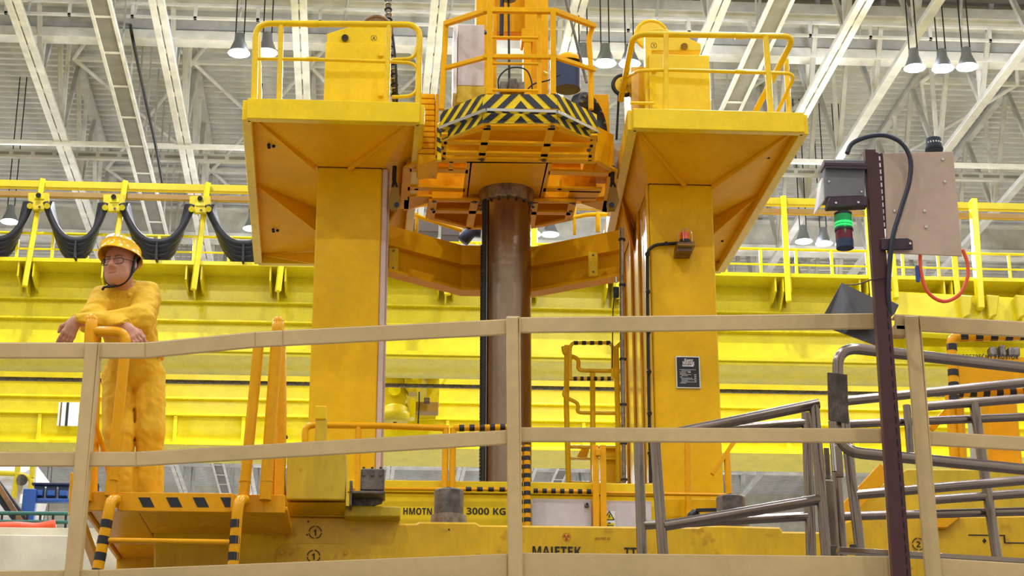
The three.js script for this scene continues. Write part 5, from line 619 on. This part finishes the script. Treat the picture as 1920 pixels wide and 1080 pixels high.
{
  const t = thing('person', 'worker in yellow coverall and yellow helmet leaning with crossed arms on the orange rail', 'person');
  const deckY = yAt(932, 10.3) - 0.005;
  const J = { neck: P(237, 548, 10.72), chest: P(240, 590, 10.8), waist: P(250, 655, 10.92), pelvis: P(252, 695, 10.98), sR: P(194, 561, 10.72), sL: P(274, 556, 10.78), eL: P(262, 600, 10.52), wL: P(140, 603, 10.34), eR: P(172, 598, 10.52), wR: P(236, 614, 10.36), hR: P(222, 705, 10.98), hL: P(280, 705, 11.0), kR: P(222, 810, 10.92), kL: P(281, 810, 10.96) };
  J.aR = P(236, 920, 10.98); J.aL = P(281, 920, 11.02); J.aR.y = deckY + 0.1; J.aL.y = deckY + 0.1;
  const rid = v => 1 - 2.2 * Math.abs(v), beltY = yAt(676, 10.9);
  const wrinkle = (x, y, z) => { const u = -0.35 * x + 0.94 * y, v = 0.94 * x + 0.35 * y; return 0.008 * rid(noise.noise(u * 15, v * 4.5, z * 7)) + 0.0045 * rid(noise.noise(u * 24 + 3, v * 13, z * 12)); }, pleat = (x, y, z) => 0.008 * rid(noise.noise(x * 15 + 1, y * 3, z * 9)) + 0.005 * rid(noise.noise(x * 12 + y * 14, y * 12 - x * 6, z * 14 + 5));
  const torso = blend([ellip(lerp3(J.chest, J.neck, 0.1), V(0.165, 0.19, 0.12)), capsule(J.sR, J.sL, 0.082, 0.088), capsule(J.chest, J.waist, 0.148, 0.158), capsule(V(J.pelvis.x - 0.045, J.pelvis.y, J.pelvis.z), V(J.pelvis.x + 0.045, J.pelvis.y, J.pelvis.z), 0.14, 0.14)], 0.07);
  const legs = blend([capsule(J.waist, J.pelvis, 0.14, 0.14), capsule(V(J.pelvis.x - 0.045, J.pelvis.y, J.pelvis.z), V(J.pelvis.x + 0.045, J.pelvis.y, J.pelvis.z), 0.132, 0.132), blend([capsule(J.hR, J.kR, 0.106, 0.09), capsule(J.kR, J.aR, 0.09, 0.084)], 0.03), blend([capsule(J.hL, J.kL, 0.106, 0.09), capsule(J.kL, J.aL, 0.09, 0.084)], 0.03)], 0.01);
  const armL = blend([capsule(J.sL, J.eL, 0.09, 0.078), capsule(J.eL, J.wL, 0.076, 0.05)], 0.05), armR = blend([capsule(J.sR, J.eR, 0.084, 0.072), capsule(J.eR, J.wR, 0.066, 0.05)], 0.05);
  const collar = blend([capsule(lerp3(J.neck, J.chest, 0.4), lerp3(J.neck, J.chest, 0.05), 0.1, 0.078)], 0.01);
  const cut = (w, e) => { const d = w.clone().sub(e).normalize(); return (x, y, z) => (x - w.x) * d.x + (y - w.y) * d.y + (z - w.z) * d.z; };
  const cL = cut(J.wL, J.eL), cR = cut(J.wR, J.eR), neckTop = J.neck.y - 0.012;
  const jacketF = (x, y, z) => { let d = smin(torso(x, y, z), Math.max(collar(x, y, z), y - neckTop - (z - J.neck.z) * -0.5), 0.02); const a = Math.max(armL(x, y, z), cL(x, y, z)), b = Math.max(armR(x, y, z), cR(x, y, z)); d = smin(d, b, 0.018); d = smin(d, a, 0.014); const f = y - beltY; return Math.max(d + wrinkle(x, y, z) - 0.004 - 0.01 * Math.exp(-f * f / 0.002), beltY - y); };
  const trouserF = (x, y, z) => Math.max(legs(x, y, z) + pleat(x, y, z) - 0.003, deckY + 0.055 - y, y - beltY - 0.03);
  let [lo, hi] = bounds(Object.values(J), 0.22); lo[1] = deckY; const hiT = [hi[0], beltY + 0.06, hi[2]], loJ = [lo[0], beltY - 0.03, lo[2]];
  part('jacket', surfaceNet(jacketF, loJ, hi, 0.0085), M.cloth, t); part('trousers', surfaceNet(trouserF, lo, hiT, 0.0085), M.cloth, t);
  { const o = [], c = lerp3(J.neck, J.chest, 0.22); for (let i = 0; i <= 28; i++) { const a = (i / 28 * 1.8 + 0.1) * Math.PI; o.push(V(c.x - 0.01 + 0.082 * Math.sin(a), c.y + 0.012 - 0.035 * Math.cos(a), c.z + 0.085 * Math.cos(a) + 0.01)); } part('collar', sweep(o, 0.016, 10), M.cloth, t); }
  // body: head, neck, wrists and hands, one skin
  const hc = P(225, 499, 10.62), HS = 1.1, qh = new THREE.Quaternion().setFromEuler(new THREE.Euler(0.1, -0.3, 0.06)), H = (x, y, z) => V(x, y, z).multiplyScalar(HS).applyQuaternion(qh).add(hc);
  const qi = qh.clone().invert(), tmp = V(0, 0, 0);
  const skull = [ellip(V(0, 0.045, -0.015), V(0.079, 0.088, 0.095)), ellip(V(0, -0.03, 0.012), V(0.071, 0.085, 0.08)), ellip(V(0, -0.088, 0.045), V(0.04, 0.028, 0.032)), ellip(V(0, -0.055, 0.035), V(0.062, 0.05, 0.052))], sk = blend(skull, 0.03);
  const nose = blend([capsule(V(0, 0.018, 0.088), V(0, -0.02, 0.114), 0.009, 0.015), capsule(V(-0.017, -0.027, 0.096), V(0.017, -0.027, 0.096), 0.01, 0.01)], 0.01);
  const brow = capsule(V(-0.038, 0.028, 0.076), V(0.038, 0.028, 0.076), 0.011, 0.011), cheek = [ellip(V(-0.038, -0.018, 0.066), V(0.022, 0.024, 0.02)), ellip(V(0.038, -0.018, 0.066), V(0.022, 0.024, 0.02))], lips = blend([capsule(V(-0.02, -0.056, 0.084), V(0.02, -0.056, 0.084), 0.0065, 0.0065), capsule(V(-0.017, -0.066, 0.083), V(0.017, -0.066, 0.083), 0.0075, 0.0075)], 0.004), mouth = capsule(V(-0.024, -0.063, 0.092), V(0.024, -0.061, 0.094), 0.0045, 0.0045), eyeS = [ellip(V(-0.031, 0.008, 0.091), V(0.019, 0.013, 0.019)), ellip(V(0.031, 0.008, 0.091), V(0.019, 0.013, 0.019))], lid = [ellip(V(-0.031, 0.008, 0.07), V(0.015, 0.012, 0.014)), ellip(V(0.031, 0.008, 0.07), V(0.015, 0.012, 0.014))], ears = [-1, 1].map(s => ellip(V(s * 0.08, -0.005, -0.012), V(0.011, 0.034, 0.02)));
  const headF = (x, y, z) => { tmp.set(x - hc.x, y - hc.y, z - hc.z).applyQuaternion(qi).divideScalar(HS); const a = tmp.x, b = tmp.y, c = tmp.z; let d = sk(a, b, c); d = smin(d, cheek[0](a, b, c), 0.02); d = smin(d, cheek[1](a, b, c), 0.02); d = smin(d, brow(a, b, c), 0.015); d = smin(d, nose(a, b, c), 0.014); for (const e of eyeS) d = -smin(-d, e(a, b, c), 0.008); for (const e of lid) d = smin(d, e(a, b, c), 0.003); d = smin(d, lips(a, b, c), 0.008); d = -smin(-d, mouth(a, b, c), 0.004); for (const e of ears) d = smin(d, e(a, b, c), 0.008); return d * HS; };
  const neckF = capsule(H(0, -0.05, -0.02), lerp3(J.neck, J.chest, 0.3), 0.058, 0.062), hn = (x, y, z) => smin(headF(x, y, z), neckF(x, y, z), 0.025);
  const [h0, h1] = bounds([H(0, 0.02, 0), lerp3(J.neck, J.chest, 0.35)], 0.15); const headG = surfaceNet(hn, h0, h1, 0.0045);
  // hands hang over the rail from the wrists
  function hand(w, e, dirs, side, thumbDir) { // dirs: palm direction, finger curl direction
    const d = dirs[0].clone().normalize(), c = dirs[1].clone().normalize(), s = d.clone().cross(c).normalize().multiplyScalar(side), fs = [], pts = [w];
    const at = (u, v, q) => w.clone().addScaledVector(d, u).addScaledVector(s, v).addScaledVector(c, q);
    fs.push(capsule(lerp3(w, e, 0.25), at(0.0, 0, 0), 0.034, 0.028)); fs.push(capsule(at(0, 0, 0), at(0.03, 0, 0), 0.028, 0.03)); for (const v of [-0.03, -0.01, 0.012, 0.031]) fs.push(capsule(at(0.015, v * 0.5, 0), at(0.085, v, 0.002), 0.017, 0.0135));
    const palm = blend(fs, 0.02), fing = []; [[-0.031, 0.068], [-0.01, 0.08], [0.012, 0.075], [0.031, 0.058]].forEach(([v, L], i) => { const a = at(0.085, v, 0.002), b = at(0.085 + L * 0.46, v * 1.05, L * 0.16), m = at(0.085 + L * 0.78, v * 1.06, L * 0.45), z = at(0.085 + L * 0.92, v * 1.06, L * 0.78); fing.push(blend([capsule(a, b, 0.0118, 0.0105), capsule(b, m, 0.0105, 0.0095), capsule(m, z, 0.0095, 0.008)], 0.006)); pts.push(z); });
    const b = at(0.02, -0.026, 0.006), m = at(0.055, -0.052, 0.022), z = at(0.09, -0.052, 0.034); fing.push(blend([capsule(b, m, 0.015, 0.012), capsule(m, z, 0.0118, 0.0095)], 0.008)); pts.push(m, z);
    const f = (x, y, q) => { let k = palm(x, y, q), n = 1; for (const h of fing) n = Math.min(n, h(x, y, q)); return smin(k, n, 0.008); };
    const [a0, a1] = bounds([...pts, lerp3(w, e, 0.25)], 0.045); return surfaceNet(f, a0, a1, 0.0036);
  }
  const handL = hand(J.wL, J.eL, [V(-0.35, -1, 0.12), V(0.25, -0.1, 0.9).negate().add(V(0, 0, 0.2))], 1), handR = hand(J.wR, J.eR, [V(0.75, -0.75, 0.3), V(0.2, -0.6, -0.75)], -1);
  // torso and limbs under the cloth so that the body is one figure
  const inner = blend([capsule(J.chest, J.waist, 0.09, 0.09), capsule(J.waist, J.pelvis, 0.09, 0.09), capsule(J.sR, J.sL, 0.05, 0.05), capsule(J.neck, J.chest, 0.05, 0.1), capsule(J.sL, J.eL, 0.045, 0.04), capsule(J.eL, J.wL, 0.04, 0.03), capsule(J.sR, J.eR, 0.045, 0.04), capsule(J.eR, J.wR, 0.04, 0.03), capsule(J.hR, J.kR, 0.075, 0.06), capsule(J.hL, J.kL, 0.075, 0.06), capsule(J.kR, J.aR, 0.055, 0.045), capsule(J.kL, J.aL, 0.055, 0.045)], 0.03);
  part('body', [headG, handL, handR, surfaceNet(inner, lo, hi, 0.02)], M.skin, t);
  for (const a of [J.aR, J.aL]) part('shoe', (() => { const g = new THREE.SphereGeometry(0.055, 16, 10); g.scale(1, 0.8, 2.3); g.translate(a.x, deckY + 0.046, a.z + 0.06); return g; })(), M.shoe, t);
  const HH = (x, y, z) => H(x, y + 0.004 + z * 0.26, z);
  // helmet: shell, ridge and brim
  const hel = (() => { const P0 = [], NI = 40, NJ = 14, pos = [], idx = []; for (let j = 0; j <= NJ; j++) for (let i = 0; i <= NI; i++) { const a = i / NI * 2 * Math.PI, b = j / NJ * Math.PI / 2, rx = 0.106, rz = 0.128, ry = 0.086, ridge = Math.exp(-Math.pow(Math.cos(b) * Math.sin(a) / 0.25, 2)) * 0.004; const p = HH(Math.sin(a) * Math.cos(b) * rx, 0.072 + Math.sin(b) * (ry + ridge) , -0.008 + Math.cos(a) * Math.cos(b) * rz); pos.push(p.x, p.y, p.z); } for (let j = 0; j < NJ; j++) for (let i = 0; i < NI; i++) { const a = j * (NI + 1) + i; idx.push(a, a + 1, a + NI + 1, a + 1, a + NI + 2, a + NI + 1); } const g = new THREE.BufferGeometry(); g.setAttribute('position', new THREE.Float32BufferAttribute(pos, 3)); g.setIndex(idx); g.computeVertexNormals(); return g; })();
  const brim = (() => { const NI = 48, pos = [], idx = [], ring = [[1.0, 0.075], [1.0, 0.05], [1.06, 0.03], [1.1, 0.022], [1.09, 0.016], [1.0, 0.03], [0.94, 0.045]]; for (let j = 0; j < ring.length; j++) for (let i = 0; i <= NI; i++) { const a = i / NI * 2 * Math.PI, fr = Math.max(0, Math.cos(a)), k = ring[j][0] > 1 ? 1 + (ring[j][0] - 1) * (0.7 + 2.6 * fr * fr) : ring[j][0], y = ring[j][1] - (ring[j][0] > 1 ? 0.012 * fr : 0); const p = HH(Math.sin(a) * 0.107 * (ring[j][0] > 1 ? 1 + (ring[j][0] - 1) * 0.8 : ring[j][0]), y + 0.023, -0.008 + Math.cos(a) * 0.129 * k); pos.push(p.x, p.y, p.z); } for (let j = 0; j < ring.length - 1; j++) for (let i = 0; i < NI; i++) { const a = j * (NI + 1) + i; idx.push(a, a + NI + 1, a + 1, a + 1, a + NI + 1, a + NI + 2); } const g = new THREE.BufferGeometry(); g.setAttribute('position', new THREE.Float32BufferAttribute(pos, 3)); g.setIndex(idx); g.computeVertexNormals(); return g; })();
  const he = part('helmet', [hel, brim], M.helmet, t); he.userData.label = 'yellow safety helmet with white marks';
  const patch = (a0, a1, b0, b1, n) => { const pos = [], idx = [], N = 6; for (let j = 0; j <= N; j++) for (let i = 0; i <= N; i++) { const a = a0 + (a1 - a0) * i / N, b = b0 + (b1 - b0) * j / N, p = HH(Math.sin(a) * Math.cos(b) * 0.1085, 0.073 + Math.sin(b) * 0.0915, -0.008 + Math.cos(a) * Math.cos(b) * 0.1305); pos.push(p.x, p.y, p.z); } for (let j = 0; j < N; j++) for (let i = 0; i < N; i++) { const a = j * (N + 1) + i; idx.push(a, a + 1, a + N + 1, a + 1, a + N + 2, a + N + 1); } const g = new THREE.BufferGeometry(); g.setAttribute('position', new THREE.Float32BufferAttribute(pos, 3)); g.setIndex(idx); g.computeVertexNormals(); part(n, g, M.white, he); };
  patch(-0.35, 0.15, 0.35, 0.75, 'white_patch'); patch(0.28, 0.42, 0.35, 0.62, 'white_letter'); patch(0.48, 0.6, 0.35, 0.5, 'white_letter'); patch(0.9, 1.05, 0.35, 0.5, 'white_letter'); patch(1.2, 1.32, 0.3, 0.42, 'white_letter'); patch(-0.2, 0.8, 0.86, 0.96, 'white_stripe');
  part('hair', (() => { const g = new THREE.SphereGeometry(1, 24, 12); g.scale(0.083, 0.075, 0.08); const p = g.attributes.position; for (let i = 0; i < p.count; i++) { const q = H(p.getX(i), p.getY(i) + 0.03, p.getZ(i) - 0.045); p.setXYZ(i, q.x, q.y, q.z); } g.computeVertexNormals(); return g; })(), M.hair, t);
  for (const s of [-1, 1]) part('eyebrow', sweep([H(s * 0.014, 0.03, 0.096), H(s * 0.034, 0.036, 0.09), H(s * 0.05, 0.03, 0.078)], 0.0035, 6), M.hair, t);
  // glasses and chin strap
  const gl = part('glasses', [-1, 1].map(s => { const o = []; for (let i = 0; i <= 20; i++) { const a = i / 20 * 2 * Math.PI; o.push(H(s * 0.035 + 0.029 * Math.sign(Math.cos(a)) * Math.abs(Math.cos(a)) ** 0.5, 0.002 + 0.016 * Math.sign(Math.sin(a)) * Math.abs(Math.sin(a)) ** 0.5, 0.1 - 0.006 * Math.abs(s * 0.033 + 0.026 * Math.cos(a)) / 0.05)); } return sweep(o, 0.0022, 6); }).concat([sweep([H(-0.008, 0.008, 0.1), H(0, 0.012, 0.103), H(0.008, 0.008, 0.1)], 0.0016, 6)]).concat([-1, 1].map(s => sweep([H(s * 0.058, 0.01, 0.094), H(s * 0.078, 0.012, 0.06), H(s * 0.084, 0.012, -0.01)], 0.002, 6))), M.black, t);
  for (const s of [-1, 1]) part('spectacle_lens', (() => { const g = new THREE.CircleGeometry(1, 20); const p = g.attributes.position; for (let i = 0; i < p.count; i++) { const q = H(s * 0.033 + p.getX(i) * 0.025, 0.006 + p.getY(i) * 0.015, 0.0985); p.setXYZ(i, q.x, q.y, q.z); } g.computeVertexNormals(); return g; })(), M.lens, gl);
  part('chin_strap', [sweep(smooth([H(0.092, 0.05, 0.0), H(0.088, 0, 0.012), H(0.08, -0.05, 0.02), H(0.05, -0.1, 0.035), H(0.01, -0.122, 0.045), H(-0.04, -0.112, 0.04), H(-0.07, -0.07, 0.03), H(-0.085, 0, 0.01), H(-0.092, 0.05, 0)], 50), 0.0085, 8), sweep(smooth([H(0.01, -0.122, 0.045), H(-0.02, -0.13, 0.07), H(-0.055, -0.13, 0.075), H(-0.07, -0.142, 0.07)], 12), 0.008, 8), sweep(smooth([H(0.09, 0.055, -0.06), H(0.088, 0.0, -0.03), H(0.082, -0.045, 0.012)], 12), 0.007, 8)], M.black, t);
}

// ---------------------------------------------------------------- seat every group at its own base, switch shadows on
scene.updateMatrixWorld(true);
for (const o of scene.children) if (o.isGroup) { const b = new THREE.Box3().setFromObject(o), c = V((b.min.x + b.max.x) / 2, b.min.y, (b.min.z + b.max.z) / 2); o.position.copy(c); for (const k of o.children) k.position.sub(c); }
scene.traverse(o => { if (o.isMesh) { o.castShadow = true; o.receiveShadow = true; } if (o.isPointLight) o.castShadow = true; });
renderer.render(scene, camera);
